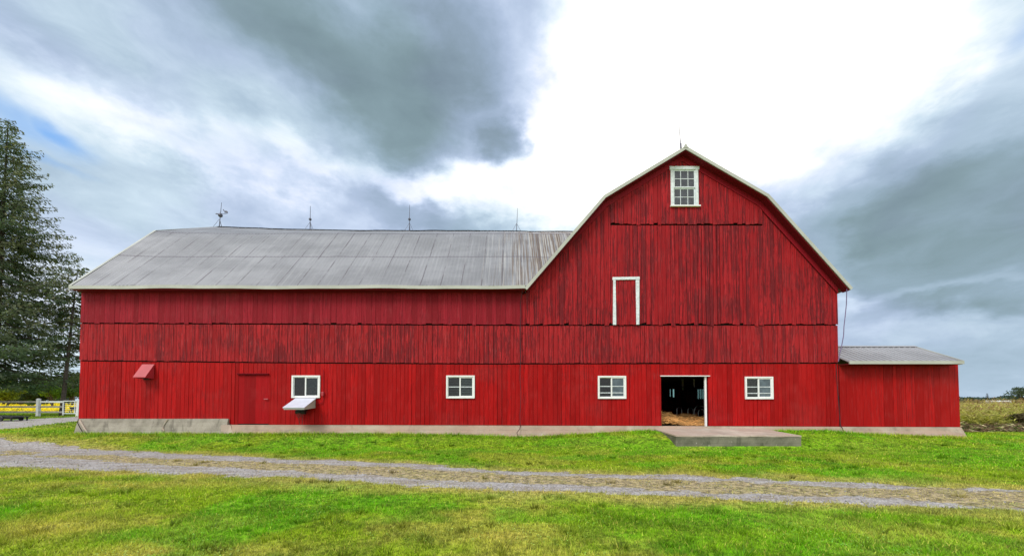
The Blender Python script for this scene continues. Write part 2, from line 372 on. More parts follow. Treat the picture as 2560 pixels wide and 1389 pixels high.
def leaf_mat(name, tr=.35, rough=.6):
    m, nt, out = new_mat(name)
    c = nd(nt, 'ShaderNodeAttribute', attribute_name='col').outputs['Vector']
    d = nd(nt, 'ShaderNodeBsdfPrincipled', {'Base Color': c, 'Roughness': rough, 'Specular IOR Level': .25})
    t = nd(nt, 'ShaderNodeBsdfTranslucent', {'Color': mixc(nt, 1.0, c, (1.2, 1.3, .7), 'MULTIPLY')})
    mx = nd(nt, 'ShaderNodeMixShader', {0: tr, 1: d.outputs[0], 2: t.outputs[0]}); nt.links.new(mx.outputs[0], out.inputs[0]); return m
M['leaf'] = leaf_mat('foliage'); M['grass'] = leaf_mat('grass_blades', .35, .55); M['straw'] = leaf_mat('straw', .15, .7)

# ------------------------------------------------------------------ ground shape and colouring
YW = 14.0                                              # the plane of the barn's front
_wp = [(150, 1083), (560, 1084), (900, 1083), (1150, 1086), (1230, 1090), (1310, 1092), (1400, 1088), (1500, 1082), (1600, 1076), (1700, 1076), (2050, 1076), (2150, 1084), (2415, 1094), (2560, 1093)]
_wx = [P(a, b_, 13.7).x for a, b_ in _wp]; _wz = [P(a, b_, 13.7).z for a, b_ in _wp]
def gz(x, y):
    x = np.asarray(x, float); y = np.asarray(y, float)
    w = np.interp(x, _wx, _wz)
    left = sst(-17.5, -24, x); w = w * (1 - left) + .06 * left
    t = sst(11.4, 13.5, y)
    z = w * t
    z = z + sst(16, 34, y) * (.28) * sst(-17, -22, x)
    z = z + (fbm(x * .35, y * .35, 3) - .5) * .05 * sst(2, 5, y) * (1 - sst(11, 13, y))
    z = z - .05 * sst(10.5, 11.6, y) * sst(12.6, 11.9, y) * sst(4.8, 5.4, x) * sst(10.2, 9.6, x)
    far = sst(60, 400, y); return z * (1 - far) + far * 0.15 + sst(60, 260, y) * .55 * sst(-20, -60, x)
# gravel drive: two ruts across the picture, joining the lane at the left
def trk(pts, hw):
    a = np.array([(G(p, q, 0.0).x, G(p, q, 0.0).y) for p, q in pts]); return a[:, 0], a[:, 1], np.array(hw)
RA = trk([(-600, 1098), (0, 1117), (200, 1127), (500, 1142), (750, 1152), (1000, 1162), (1280, 1181), (1780, 1197), (2130, 1211), (2330, 1217), (2560, 1224), (3200, 1250)], [.5, .42, .36, .28, .27, .21, .18, .18, .17, .14, .06, .05])
RB = trk([(-600, 1125), (0, 1153), (250, 1163), (500, 1174), (750, 1186), (1000, 1200), (1280, 1214), (1630, 1230), (1930, 1241), (2180, 1251), (2430, 1265), (2560, 1272), (3200, 1300)], [.8, .62, .42, .35, .28, .24, .21, .18, .16, .16, .15, .10, .05])
def dist_track(T, x, y):
    yc = np.interp(x, T[0], T[1]); hw = np.interp(x, T[0], T[2]); sl = 0.45
    return np.abs(y - yc) * .93 - hw, yc
_ln = np.array([(-31, 10.), (-31, 18.), (-32, 24.), (-32, 29.), (-28, 36.), (-18, 40.)]); _lw = [3.2, 5.0, 3.2, 2.3, 2.2, 2.2]
def lane_dist(x, y):
    best = np.full(np.shape(x), 1e9)
    for i in range(len(_ln) - 1):
        a, c = _ln[i], _ln[i + 1]; d = c - a; t = np.clip(((x - a[0]) * d[0] + (y - a[1]) * d[1]) / (d @ d), 0, 1)
        q = np.hypot(x - a[0] - t * d[0], y - a[1] - t * d[1]) - (_lw[i] + (_lw[i + 1] - _lw[i]) * t); best = np.minimum(best, q)
    return best
def masks(x, y):
    dA, yA = dist_track(RA, x, y); dB, yB = dist_track(RB, x, y)
    n = (fbm(x * 1.7, y * 2.6, 4) - .5) + (fbm(x * 7, y * 9, 2) - .5) * .5
    g = np.maximum(sst(.16, -.12, dA + n * .5), sst(.16, -.12, dB + n * .5))
    dl = lane_dist(x, y); g = np.maximum(g, sst(.25, -.25, dl + n * .9))
    # far left the two ruts widen into one gravelled yard
    yard = sst(-9.5, -13.5, x) * sst(yB - .6, yB, y) * sst(yA + .1, yA - .2, y) * sst(.42, .52, fbm(x * .7 + 3, y * 1.5, 3) + .0)
    g = np.maximum(g, yard)
    g = g * (1 - .9 * sst(5.5, 8.5, x) * sst(.45, .55, fbm(x * 1.2, y * 3 + 7, 3)))
    mid = ((y > yB) & (y < yA)).astype(float)
    edge = np.minimum(np.where(y > yA, dA, 9), np.where(y < yB, dB, 9))
    dry = np.maximum(mid, sst(.75, 0.0, edge + (fbm(x * .9, y * 1.3, 3) - .5) * 1.0) * .9)
    return g, dry, mid
def _spot(x, y, px, py, rx, ry):
    c = G(px, py); return np.exp(-(((x - c.x) / rx) ** 2 + ((y - c.y) / ry) ** 2))
GR_V = np.array([.17, .50, .006]); GR_M = np.array([.335, .50, .014]); GR_D = np.array([.10, .22, .008])
DRY = np.array([.66, .56, .13]); STRAWC = np.array([.60, .50, .28])
def grass_col(x, y):
    g, dry, mid = masks(x, y)
    a = fbm(x * .55 + 5, y * .8 + 2, 4); b_ = fbm(x * 2.3 + 50, y * 3.1, 3)
    viv = sst(.46, .62, a) * .8
    for (px, py, rx, ry, w) in ((950, 1250, 1.1, .5, 1.0), (1400, 1240, 1.2, .35, .6), (1900, 1290, 2.2, .8, .9), (2150, 1370, 1.6, .6, .8), (2450, 1140, 3, 2, .9), (1100, 1110, 6, 1.2, .5), (1500, 1120, 3, 1.2, .5), (2100, 1120, 5, 1.5, .6), (1650, 1340, 1.2, .5, .5)):
        viv = np.maximum(viv, w * _spot(x, y, px, py, rx, ry))
    yel = sst(.50, .66, fbm(x * .8 + 31, y * 1.1 + 13, 4)) * .5
    for (px, py, rx, ry, w) in ((300, 1210, 2.0, .35, .8), (120, 1320, .9, .5, .75), (500, 1380, 1.2, .3, .8), (1250, 1340, .9, .35, .7), (1150, 1295, .9, .25, .6), (100, 1100, 4, 1.2, .8), (300, 1108, 4, .8, .8), (1800, 1245, 3, .25, .8), (1330, 1225, 1.5, .25, .8)):
        yel = np.maximum(yel, w * _spot(x, y, px, py, rx, ry))
    yel = yel * (1 - viv * .75)
    near = sst(10.5, 7, y); yel = yel * (.45 + .55 * near)
    v = viv[..., None]; c = GR_M * (1 - v) + GR_V * v
    dk = sst(.52, .35, b_)[..., None] * .45; c = c * (1 - dk) + GR_D * dk
    under = sst(.5, 1.0, sst(-17, -22, x) * sst(17, 22, y) * sst(36, 31, y))[..., None]   # tree shade painted into the turf below the conifers
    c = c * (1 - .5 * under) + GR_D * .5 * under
    q = np.clip(yel * (.6 + .8 * b_), 0, 1)[..., None]; c = c * (1 - q) + DRY * q
    q = (dry * (.45 + .75 * b_)).clip(0, 1)[..., None] * .85; c = c * (1 - q) + (DRY * .65 + STRAWC * .35) * q
    q = mid[..., None] * (.35 + .65 * sst(.35, .6, fbm(x * 3.5, y * 6, 3)))[..., None] * .85; c = c * (1 - q) + STRAWC * q
    return c, g, mid

def ground():
    xs = np.concatenate([-np.geomspace(2600, 46, 26), np.arange(-45, -18, .45), np.arange(-18, 18, .11), np.arange(18, 45, .45), np.geomspace(46, 2600, 26)])
    ys = np.concatenate([-np.geomspace(300, 3, 12), np.arange(0, 3, .4), np.arange(3, 15, .085), np.arange(15, 60, .4), np.geomspace(61, 3000, 40)])
    X, Y = np.meshgrid(xs, ys); Z = gz(X, Y)
    Z = Z - (1 - sst(-90, -20, Y)) * .3
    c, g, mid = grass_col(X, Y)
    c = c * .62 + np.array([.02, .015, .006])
    dirt = np.array([.30, .25, .18]); q = (mid * .6)[..., None]; c = c * (1 - q) + dirt * q
    # inside the barn: bare earth ; fields beyond
    fieldR = (sst(17.0, 17.6, X) * sst(15.9, 16.4, Y + (fbm(X * 1.3, Y * 0, 2) - .5) * .8))[..., None]; c = c * (1 - fieldR) + np.where(Y[..., None] < 20, np.array([.05, .04, .02]), np.array([.30, .26, .08])) * fieldR
    fl = (sst(-17, -18, X) * sst(38.5, 40, Y + (fbm(X * .4, Y * 0, 2) - .5) * 2) * sst(175, 165, Y))[..., None]
    yc = np.array([.80, .62, .03]) * (.75 + .5 * fbm(X * .35, Y * .18, 3))[..., None]
    c = c * (1 - fl) + yc * fl
    fo = (sst(-17, -18, X) * sst(165, 180, Y))[..., None]; c = c * (1 - fo) + np.array([.16, .17, .045]) * fo
    ny, nx = X.shape; V = np.stack([X, Y, Z], -1).reshape(-1, 3)
    i = np.arange(ny - 1)[:, None] * nx + np.arange(nx - 1)[None, :]
    F = np.stack([i, i + 1, i + nx + 1, i + nx], -1).reshape(-1, 4)
    m, nt, out = new_mat('turf_and_gravel'); p = geo(nt)
    col = nd(nt, 'ShaderNodeAttribute', attribute_name='col').outputs['Vector']
    gm = nd(nt, 'ShaderNodeAttribute', attribute_name='gravel').outputs['Fac']
    n1 = noise(nt, p, 9, 6, .7); n2 = noise(nt, p, 45, 3, .7); n3 = noise(nt, scl(nt, p, (1.2, 3.5, 1)), 1.0, 5, .6)
    turf = mixc(nt, 1.0, col, mixc(nt, smooth(nt, n1, .38, .62), (.4, .42, .4), (1.5, 1.45, 1.4)), 'MULTIPLY')
    gm2 = smooth(nt, mt(nt, 'ADD', gm, mt(nt, 'MULTIPLY', mt(nt, 'SUBTRACT', n1, .5), .9)), .35, .65)
    vor = nd(nt, 'ShaderNodeTexVoronoi', {'Vector': p, 'Scale': 38.0}); vv = nd(nt, 'ShaderNodeSeparateXYZ', {0: vor.outputs['Color']}).outputs[0]
    gc = mixc(nt, vv, (.18, .172, .165), (.47, .45, .435)); gc = mixc(nt, mt(nt, 'MULTIPLY', smooth(nt, n3, .42, .66), .6), gc, (.32, .26, .19))
    gc = mixc(nt, 1.0, gc, mixc(nt, smooth(nt, n3, .3, .7), (1.2,) * 3, (.85,) * 3), 'MULTIPLY')
    cc = mixc(nt, gm2, turf, gc)
    pbr(nt, out, cc, .95, 0, mt(nt, 'ADD', n2, n1), .5, .03, .15)
    o = np_mesh('ground', V, F, m, c.reshape(-1, 3), smooth_=True)
    a = o.data.attributes.new('gravel', 'FLOAT', 'POINT'); a.data.foreach_set('value', g.astype(np.float32).ravel())
    return tag(o, kind='structure', label='mown lawn crossed by a two rut gravel drive')
ground()

# ------------------------------------------------------------------ grass blades
def in_building(x, y):
    b_ = (x > -16.6) & (x < 16.95) & (y > 13.66)
    pad = (x > 5.1 + 0) & (x < 9.6) & (y > 11.95)
    return b_ | pad
def blades():
    rs = np.random.RandomState(11); P_, C_ = [], []
    def band(y0, y1, dens, h, w, xm=1.45, xlo=None, xhi=None):
        xl = -xm * y1 if xlo is None else xlo; xh = xm * y1 if xhi is None else xhi
        n = int((xh - xl) * (y1 - y0) * dens); x = rs.uniform(xl, xh, n); y = rs.uniform(y0, y1, n)
        k = (np.abs(x) < xm * y + .5) & ~in_building(x, y)
        k &= ~((y > 16.1) & (x > 17)); x, y = x[k], y[k]
        c, g, mid = grass_col(x, y)
        keep = rs.rand(len(x)) < np.clip(1 - g * 1.02, 0, 1) * (1 - .55 * mid) + .012
        x, y, c, mid, g = x[keep], y[keep], c[keep], mid[keep], g[keep]
        n = len(x); z = gz(x, y)
        clump = fbm(x * 3.1, y * 3.1, 2)
        hh = h * rs.uniform(.5, 1.25, n) * (.55 + .9 * clump) * (1 - .45 * mid); ww = w * rs.uniform(.6, 1.3, n)
        a = rs.uniform(0, 2 * np.pi, n); b_ = rs.uniform(0, 2 * np.pi, n); ln = hh * rs.uniform(.25, 1.0, n) * (1 + 1.3 * mid)
        dx, dy = np.cos(a) * ww / 2, np.sin(a) * ww / 2
        v0 = np.stack([x - dx, y - dy, z - .005], -1); v1 = np.stack([x + dx, y + dy, z - .005], -1)
        v2 = np.stack([x + np.cos(b_) * ln, y + np.sin(b_) * ln, z + hh], -1)
        P_.append(np.stack([v0, v1, v2], 1))
        f = (.45 + 1.15 * rs.rand(n) ** 1.3)[:, None] * (.7 + .6 * fbm(x * 5.5, y * 5.5, 2))[:, None]; dryb = (rs.rand(n) < .10)[:, None]
        c = np.where(dryb, c * .3 + DRY * .9, c) * f
        # a few pale clover leaves and bleached clippings
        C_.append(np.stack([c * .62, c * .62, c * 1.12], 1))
    band(3.3, 5.2, 4600, .036, .008)
    band(5.2, 8.0, 2000, .040, .010)
    band(8.0, 11.5, 900, .042, .016)
    band(11.5, 16.3, 480, .045, .024)
    band(13.0, 13.75, 500, .11, .018, xm=1.3)            # unmown fringe at the foundation
    band(15.5, 38, 60, .07, .05, xlo=-60, xhi=-16.6)
    # taller tufts the mower missed, and low round clover leaves
    for q_ in range(260):
        y0 = 3.5 + 9 * rs.rand() ** 1.4; x0 = rs.uniform(-1.4, 1.4) * y0
        if in_building(np.array([x0]), np.array([y0]))[0]: continue
        c0, g0, _ = grass_col(np.array([x0]), np.array([y0]))
        if g0[0] > .08 and rs.rand() < .97: continue
        m_ = rs.randint(14, 40); x = x0 + rs.normal(0, .035, m_); y = y0 + rs.normal(0, .035, m_); z = np.full(m_, float(gz(x0, y0)))
        a = rs.uniform(0, 6.28, m_); hh = rs.uniform(.04, .10, m_); ln = hh * rs.uniform(.2, .9, m_); w_ = .004 + .0010 * y0
        b2 = np.arctan2(y - y0, x - x0); dx, dy = np.cos(a) * w_, np.sin(a) * w_
        P_.append(np.stack([np.stack([x - dx, y - dy, z], -1), np.stack([x + dx, y + dy, z], -1), np.stack([x + np.cos(b2) * ln, y + np.sin(b2) * ln, z + hh], -1)], 1))
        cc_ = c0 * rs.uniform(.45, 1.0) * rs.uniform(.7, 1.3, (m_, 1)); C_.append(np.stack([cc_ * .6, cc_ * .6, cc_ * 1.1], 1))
    n = 16000; y = 3.4 + 6 * rs.rand(n) ** 1.2; x = rs.uniform(-1.4, 1.4, n) * y; k = (fbm(x * 1.3 + 8, y * 1.7, 3) > .56) & ~in_building(x, y); x, y = x[k], y[k]
    c0, g0, _ = grass_col(x, y); k = g0 < .2; x, y, c0 = x[k], y[k], c0[k]; n = len(x); z = gz(x, y) + rs.uniform(.015, .04, n); a = rs.uniform(0, 6.28, n); r_ = rs.uniform(.007, .013, n)
    P_.append(np.stack([np.stack([x + np.cos(a + t_) * r_, y + np.sin(a + t_) * r_, z + rs.normal(0, .003, n)], -1) for t_ in (0, 2.1, 4.2)], 1))
    cc_ = (c0 * .55 + np.array([.10, .22, .06])) * rs.uniform(.7, 1.5, (n, 1)); C_.append(np.repeat(cc_[:, None], 3, 1))
    V = np.concatenate(P_).reshape(-1, 3); Cc = np.concatenate(C_).reshape(-1, 3)
    F = np.arange(len(V)).reshape(-1, 3)
    tag(np_mesh('lawn_grass', V, F, M['grass'], Cc), 'short mown green and yellowing grass around the drive', 'grass', kind='stuff')
    # loose stones on the ruts
    n = 60000; x = rs.uniform(-19, 11, n); y = rs.uniform(4.5, 14, n); _, g, mid = grass_col(x, y)
    k = (rs.rand(n) < g * .95 + mid * .12) & (np.abs(x) < 1.45 * y + .5) & ~in_building(x, y); x, y = x[k], y[k]; n = len(x); z = gz(x, y)
    s = (.005 + .026 * rs.rand(n) ** 2.2)[:, None]; ang = rs.rand(n) * 6.28
    base = np.array([(1, 0, -.2), (-.5, .87, -.2), (-.5, -.87, -.2), (.1, .1, .7)])
    jit = rs.uniform(.6, 1.3, (n, 4, 1)); V = base[None] * jit * s[:, :, None]
    ca, sa = np.cos(ang)[:, None], np.sin(ang)[:, None]
    V = np.stack([V[..., 0] * ca - V[..., 1] * sa, V[..., 0] * sa + V[..., 1] * ca, V[..., 2]], -1) + np.stack([x, y, z], -1)[:, None]
    F = (np.arange(n)[:, None, None] * 4 + np.array([(0, 1, 3), (1, 2, 3), (2, 0, 3)])[None]).reshape(-1, 3)
    col = np.array([.38, .365, .36]) * rs.uniform(.35, 1.3, (n, 1)); col = np.repeat(col, 4, 0)
    tag(np_mesh('loose_gravel', V.reshape(-1, 3), F, M['straw'], col), 'blue grey crushed stone lying in the two wheel ruts', 'gravel', kind='stuff')
blades()

# ================================================================== BARN
def plankwall(mb, x0, x1, zb, zt, yf, th, wmin, wmax, holes=(), gap=(.004, .012), rag=0.0, rs=None, jit=.006, slope=0.0, widegap=.03):
    """vertical boards from x0 to x1 between the height functions zb(x), zt(x), cut round the holes (x0,x1,z0,z1)"""
    rs = rs or random.Random(1); x = x0
    cuts = sorted(set([h[0] for h in holes] + [h[1] for h in holes]))
    while x < x1 - .03:
        w = rs.uniform(wmin, wmax); xe = min(x + w, x1)
        if x1 - xe < .05: xe = x1
        g = rs.uniform(*gap)
        if rs.random() < widegap: g *= 2.2
        a, b_ = x + g * .5, xe - g * .5; x = xe
        if b_ - a < .01: continue
        rnd = rs.random(); fy = yf - rs.uniform(0, jit); r0 = max(-.05, min(.045, rs.gauss(0, rag))) if rag else 0; r1 = r0 + (rs.gauss(0, rag * .6) if rag else 0)
        tilt = rs.uniform(-.003, .003)
        segs = [a] + [c for c in cuts if a < c < b_] + [b_]
        for i in range(len(segs) - 1):
            s0, s1 = segs[i], segs[i + 1]; mid_ = (s0 + s1) / 2
            zlo, zhi = (zb(s0) + r0, zb(s1) + r1), (zt(s0), zt(s1))
            spans = [(zlo, zhi)]
            for (hx0, hx1, hz0, hz1) in holes:
                if hx0 <= mid_ <= hx1:
                    new = []
                    for lo, hi in spans:
                        if hz0 > max(lo) and hz0 < min(hi): new.append((lo, (hz0, hz0)))
                        if hz1 > max(lo) and hz1 < min(hi): new.append(((hz1, hz1), hi))
                        if not (hz0 < min(hi) and hz1 > max(lo)): new.append((lo, hi))
                    spans = new
            for lo, hi in spans:
                if min(hi) - max(lo) < .02: continue
                mb.cur = rnd
                mb.hexa([(s0 + tilt, fy, lo[0]), (s1 + tilt, fy, lo[1]), (s1 + tilt, yf + th, lo[1]), (s0 + tilt, yf + th, lo[0]),
                         (s0, fy, hi[0]), (s1, fy, hi[1]), (s1, yf + th, hi[1]), (s0, yf + th, hi[0])])
def zline(pts, Y=YW):
    xs = [P(a, b_, Y).x for a, b_ in pts]; zs = [P(a, b_, Y).z for a, b_ in pts]; return lambda x: float(np.interp(x, xs, zs))
XL = P(203, 880, YW).x; XR = P(2093, 880, YW).x
YE = 13.6                                             # eave / verge plane
# gambrel profile of the great gable (points on the verge plane)
EL = P(1312, 720, YE); ER = P(2131, 720, YE); KL = P(1510, 489, YE); KR = P(1922, 487, YE); AP = P(1714, 366, YE)
prof = [(EL.x, EL.z), (KL.x, KL.z), (AP.x, AP.z), (KR.x, KR.z), (ER.x, ER.z)]
def gable_top(x, drop=0.0):
    return float(np.interp(x, [p[0] for p in prof], [p[1] - drop for p in prof]))
YB = 26.9
ZEAVE = P(700, 722, YE).z
SILL = P(1700, 1064, YW).z
zBASE = zline([(190, 1045), (570, 1047), (571, 1060), (1300, 1062), (2100, 1065), (2400, 1066)])
zL1 = zline([(203, 899), (700, 904), (1200, 907), (2093, 905)])
zL2 = zline([(203, 806), (700, 808), (1310, 811), (2093, 810)])
zL3 = zline([(1500, 561), (1910, 562)])
def rect(x0, y0, x1, y1, Y=YW):
    a = P(x0, y0, Y); c = P(x1, y1, Y); return (a.x, c.x, c.z, a.z)
WIN = [rect(731, 938, 801, 994), rect(1116, 938, 1187, 995), rect(1494, 939, 1565, 996), rect(1861, 941, 1932, 997)]
LOFTW = rect(1671, 420, 1746, 520); DOOR = rect(1652, 940, 1771, 1064); LOFTD = rect(1536, 701, 1590, 811); MAND = rect(597, 936, 672, 1059)
ins = lambda h, d: (h[0] + d, h[1] - d, h[2] + d, h[3] - d)
holes = [ins(w, .03) for w in WIN] + [ins(LOFTW, .05), (DOOR[0], DOOR[1], DOOR[2] - .5, DOOR[3]), (MAND[0], MAND[1], MAND[2], MAND[3])]
BASE = Vector(((XL + XR) / 2, YW, 0.2))
barn = empty('barn', BASE, 'long weathered red plank barn with a gambrel gable and a grey metal roofed wing', 'barn')
rs = random.Random(5)
Gx = float(EL.x) + .0
wall_top_wing = lambda x: ZEAVE - .02
mb = MB(); plankwall(mb, XL - .02, XR + .02, zBASE, lambda x: zL1(x) - .055, YW, .025, .13, .20, holes, (.005, .015), .0, rs)
mb.build('lower_siding', M['side_low'], barn)
mb = MB(); plankwall(mb, XL - .03, XR + .02, lambda x: zL1(x) - .01, lambda x: zL2(x) - .055, YW - .028, .025, .12, .20, holes, (.006, .017), .006, rs)
mb.build('middle_siding', M['side_mid'], barn)
XG = P(1306, 760, YW).x
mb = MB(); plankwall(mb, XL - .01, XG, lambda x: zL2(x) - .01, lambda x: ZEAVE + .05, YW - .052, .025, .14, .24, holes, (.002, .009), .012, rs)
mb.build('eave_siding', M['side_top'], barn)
x3a, x3b = P(1525, 562, YW).x, P(1903, 562, YW).x
def top_of_c(x): return zL3(x) - .05 if x3a < x < x3b else gable_top(x, .18)
mb = MB()
plankwall(mb, XG, x3a, lambda x: zL2(x) - .01, lambda x: gable_top(x, .14), YW - .052, .025, .12, .19, holes, (.006, .017), .020, rs)
plankwall(mb, x3a, x3b, lambda x: zL2(x) - .01, lambda x: zL3(x) - .055, YW - .052, .025, .12, .19, holes, (.006, .018), .028, rs, widegap=.10)
plankwall(mb, x3b, XR + .02, lambda x: zL2(x) - .01, lambda x: gable_top(x, .14), YW - .052, .025, .12, .19, holes, (.006, .015), .016, rs)
mb.build('gable_siding', M['side_gable'], barn)
mb = MB(); plankwall(mb, x3a, x3b, lambda x: zL3(x) - .005, lambda x: gable_top(x, .14), YW - .076, .025, .12, .19, holes, (.006, .015), .022, rs)
mb.build('peak_siding', M['side_gable'], barn)
# frame behind the boards, and the walls of the far sides
def ztop_all(x): return max(ZEAVE, gable_top(x, .2)) if x > EL.x + .1 else ZEAVE - .02
mb = MB(); xsb = np.arange(XL, XR, .35)
plankwall(mb, XL, EL.x + .5, lambda x: zBASE(x) - .02, lambda x: ZEAVE - .02, YW + .028, .07, .35, .35, holes, (0, 0), 0, random.Random(2), 0, 0)
plankwall(mb, EL.x + .5, XR, lambda x: zBASE(x) - .02, lambda x: gable_top(x, .2), YW + .028, .07, .35, .35, holes, (0, 0), 0, random.Random(2), 0, 0)
mb.build('wall_frame', M['backing'], barn)
XW0 = P(175, 715, YE).x - .02
RY = 20.4
wprof = [(YE, P(700, 714, YE).z), (16.77, P(1000, 584, 16.77).z), (RY, P(1024, 577, RY).z), (2 * RY - 16.77, P(1000, 584, 16.77).z), (2 * RY - YE, P(700, 714, YE).z)]
wtop = lambda y, d=.12: float(np.interp(y, [p[0] for p in wprof], [p[1] - d for p in wprof]))
mb = MB()
n = 60
for i in range(n):                                   # end wall of the wing
    y0 = YW + (YB - YW) * i / n; y1 = YW + (YB - YW) * (i + 1) / n - .008; mb.cur = random.random()
    mb.hexa([(XL - .02, y0, .1), (XL - .02, y1, .1), (XL + .04, y1, .1), (XL + .04, y0, .1), (XL - .02, y0, wtop(y0)), (XL - .02, y1, wtop(y1)), (XL + .04, y1, wtop(y1)), (XL + .04, y0, wtop(y0))])
mb.build('end_wall', M['side_mid'], barn)
RWIN = [(22.35, 23.05, 1.72, 2.62), (23.5, 24.1, 1.72, 2.62)]
def yz_wall(mb, xa, xb, y0, y1, z0, z1, hs):
    ys = sorted({y0, y1} | {h[0] for h in hs} | {h[1] for h in hs})
    for a, c in zip(ys, ys[1:]):
        zz = [z0]
        for h in hs:
            if h[0] <= a and c <= h[1]: zz += [h[2], h[3]]
        zz.append(z1)
        for q in range(0, len(zz), 2): mb.cur = .5; mb.box(xa, xb, a, c, zz[q], zz[q + 1])
def xz_wall(mb, ya, yb, x0, x1, z0, z1, hs):
    xs = sorted({x0, x1} | {h[0] for h in hs} | {h[1] for h in hs})
    for a, c in zip(xs, xs[1:]):
        zz = [z0]
        for h in hs:
            if h[0] <= a and c <= h[1]: zz += [h[2], h[3]]
        zz.append(z1)
        for q in range(0, len(zz), 2): mb.cur = .5; mb.box(a, c, ya, yb, zz[q], zz[q + 1])
wy0 = (P(1754, 985, YW).x, 0)
# right wall: openings that the door shows as a bright window
def yat(px, X):                                       # depth at which the plane x = X is seen at px
    r_ = ray(px, 985); return X * r_.y / r_.x
ywa, ywb = yat(1761, XR), yat(1742, XR)
Rz1, Rz0 = P(1750, 971, ywb).z, P(1750, 998, ywb).z
mb = MB(); yz_wall(mb, XR - .04, XR + .04, YW + .1, YB, .1, ER.z - .1, [(ywa, ywb, Rz0, Rz1)])
mb.build('side_wall', M['side_mid'], barn)
bw = rect(1673, 972, 1687, 992, YB); mb = MB(); xz_wall(mb, YB, YB + .1, XL, XR, .1, ER.z - .1, [bw])
gp = [(EL.x, ER.z - .1)] + [(a, z_ - .15) for a, z_ in prof[1:4]] + [(ER.x, ER.z - .1)]
mb.prism([(a, YB, z_) for a, z_ in gp], (0, .1, 0))
mb.build('rear_wall', M['side_mid'], barn)
mb = MB(); yc_ = (ywa + ywb) / 2; mb.box(XR - .03, XR + .03, ywa, ywb, Rz0, Rz0 + .05); mb.box(XR - .03, XR + .03, ywa, ywb, Rz1 - .05, Rz1)
for yy_ in np.linspace(ywa, ywb, 4): mb.box(XR - .01, XR + .01, yy_ - .03, yy_ + .03, Rz0 + .05, Rz1 - .05)
rw_ = mb.build('window', M['inner'], barn); mb = MB(); mb.box(XR - .005, XR + .005, ywa, ywb, Rz0, Rz1); mb.build('pane', M['dirty_pane'], rw_)
mb = MB(); cx0 = (bw[0] + bw[1]) / 2; mb.box(cx0 - .09, cx0 + .07, YB + .01, YB + .05, bw[2], bw[3]); mb.box(bw[0], bw[0] + .06, YB + .01, YB + .05, bw[2], bw[3]); mb.box(bw[0] + .06, cx0 - .09, YB + .01, YB + .05, bw[2], bw[2] + .05)
rw_ = mb.build('window', M['inner'], barn); mb = MB(); mb.box(bw[0], bw[1], YB + .055, YB + .06, bw[2], bw[3]); mb.build('pane', M['dirty_pane'], rw_)
mb = MB(); mb.box(XL + .1, XR - .1, YW + .14, YB - .02, SILL - .2, SILL - .03); mb.build('barn_floor', M['inner'], barn)
mb = MB(); mb.box(XL + .1, XR - .1, YW + .14, YB - .02, DOOR[3] + .25, DOOR[3] + .4)
for i in range(9): mb.box(XL + .1, XR - .1, YW + 1 + i * 1.35, YW + 1.15 + i * 1.35, DOOR[3] + .05, DOOR[3] + .25)
mb.build('loft_floor', M['inner'], barn)
mb = MB(); mb.box(3.2, 3.3, YW + .14, YB - .02, SILL, DOOR[3] + .25); mb.build('inner_partition', M['inner'], barn)
# ---- roofs
def offp(pr, d):                                      # profile moved by d along its normals (down if negative)
    out = []
    for i, (a, z_) in enumerate(pr):
        p0 = pr[max(0, i - 1)]; p1 = pr[min(len(pr) - 1, i + 1)]
        def nrm(p, q): l = math.hypot(q[0] - p[0], q[1] - p[1]); return (-(q[1] - p[1]) / l, (q[0] - p[0]) / l)
        if i == 0: n_ = nrm(pr[0], pr[1])
        elif i == len(pr) - 1: n_ = nrm(pr[-2], pr[-1])
        else:
            n1, n2 = nrm(p0, pr[i]), nrm(pr[i], p1); s_ = (n1[0] + n2[0], n1[1] + n2[1]); k = 2 / (s_[0] ** 2 + s_[1] ** 2); n_ = (s_[0] * k, s_[1] * k)
        out.append((a + n_[0] * d, z_ + n_[1] * d))
    return out
def band(mb, pa, pb, y0, y1):                         # solid between two profiles, from y0 to y1
    for i in range(len(pa) - 1):
        a0, a1, b0, b1 = pa[i], pa[i + 1], pb[i], pb[i + 1]
        mb.hexa([(b0[0], y0, b0[1]), (b1[0], y0, b1[1]), (b1[0], y1, b1[1]), (b0[0], y1, b0[1]), (a0[0], y0, a0[1]), (a1[0], y0, a1[1]), (a1[0], y1, a1[1]), (a0[0], y1, a0[1])])
main_roof = MB()
prf = prof
band(main_roof, offp(prf, .0), offp(prf, -.05), YE + .02, YB + .5)
groof = main_roof.build('gable_roof', M['roof_shed'], barn)
mb = MB(); band(mb, offp(prf, .012), offp(prf, -.10), YE - .02, YE + .016)
mb.build('verge_trim', M['cream'], groof)
mb = MB()
mb.prism([(AP.x - .09, YE - .03, AP.z - .06), (AP.x, YE - .03, AP.z + .11), (AP.x + .09, YE - .03, AP.z - .06)], (0, YB - YE + .4, 0)); mb.build('ridge_cap', M['cream'], groof)
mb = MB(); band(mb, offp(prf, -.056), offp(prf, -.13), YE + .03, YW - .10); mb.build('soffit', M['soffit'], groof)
mb = MB(); q0 = offp(prf, -.13); q1 = offp(prf, -.31)
q0[0] = (XG + .02, q0[0][1] + .05); q1[0] = (XG + .02, q1[0][1] + .1); q0[-1] = (XR, gable_top(XR, .16)); q1[-1] = (XR, gable_top(XR, .42))
band(mb, q0, q1, YW - .104, YW - .079); mb.build('rake_board', M['trim_red'], groof)
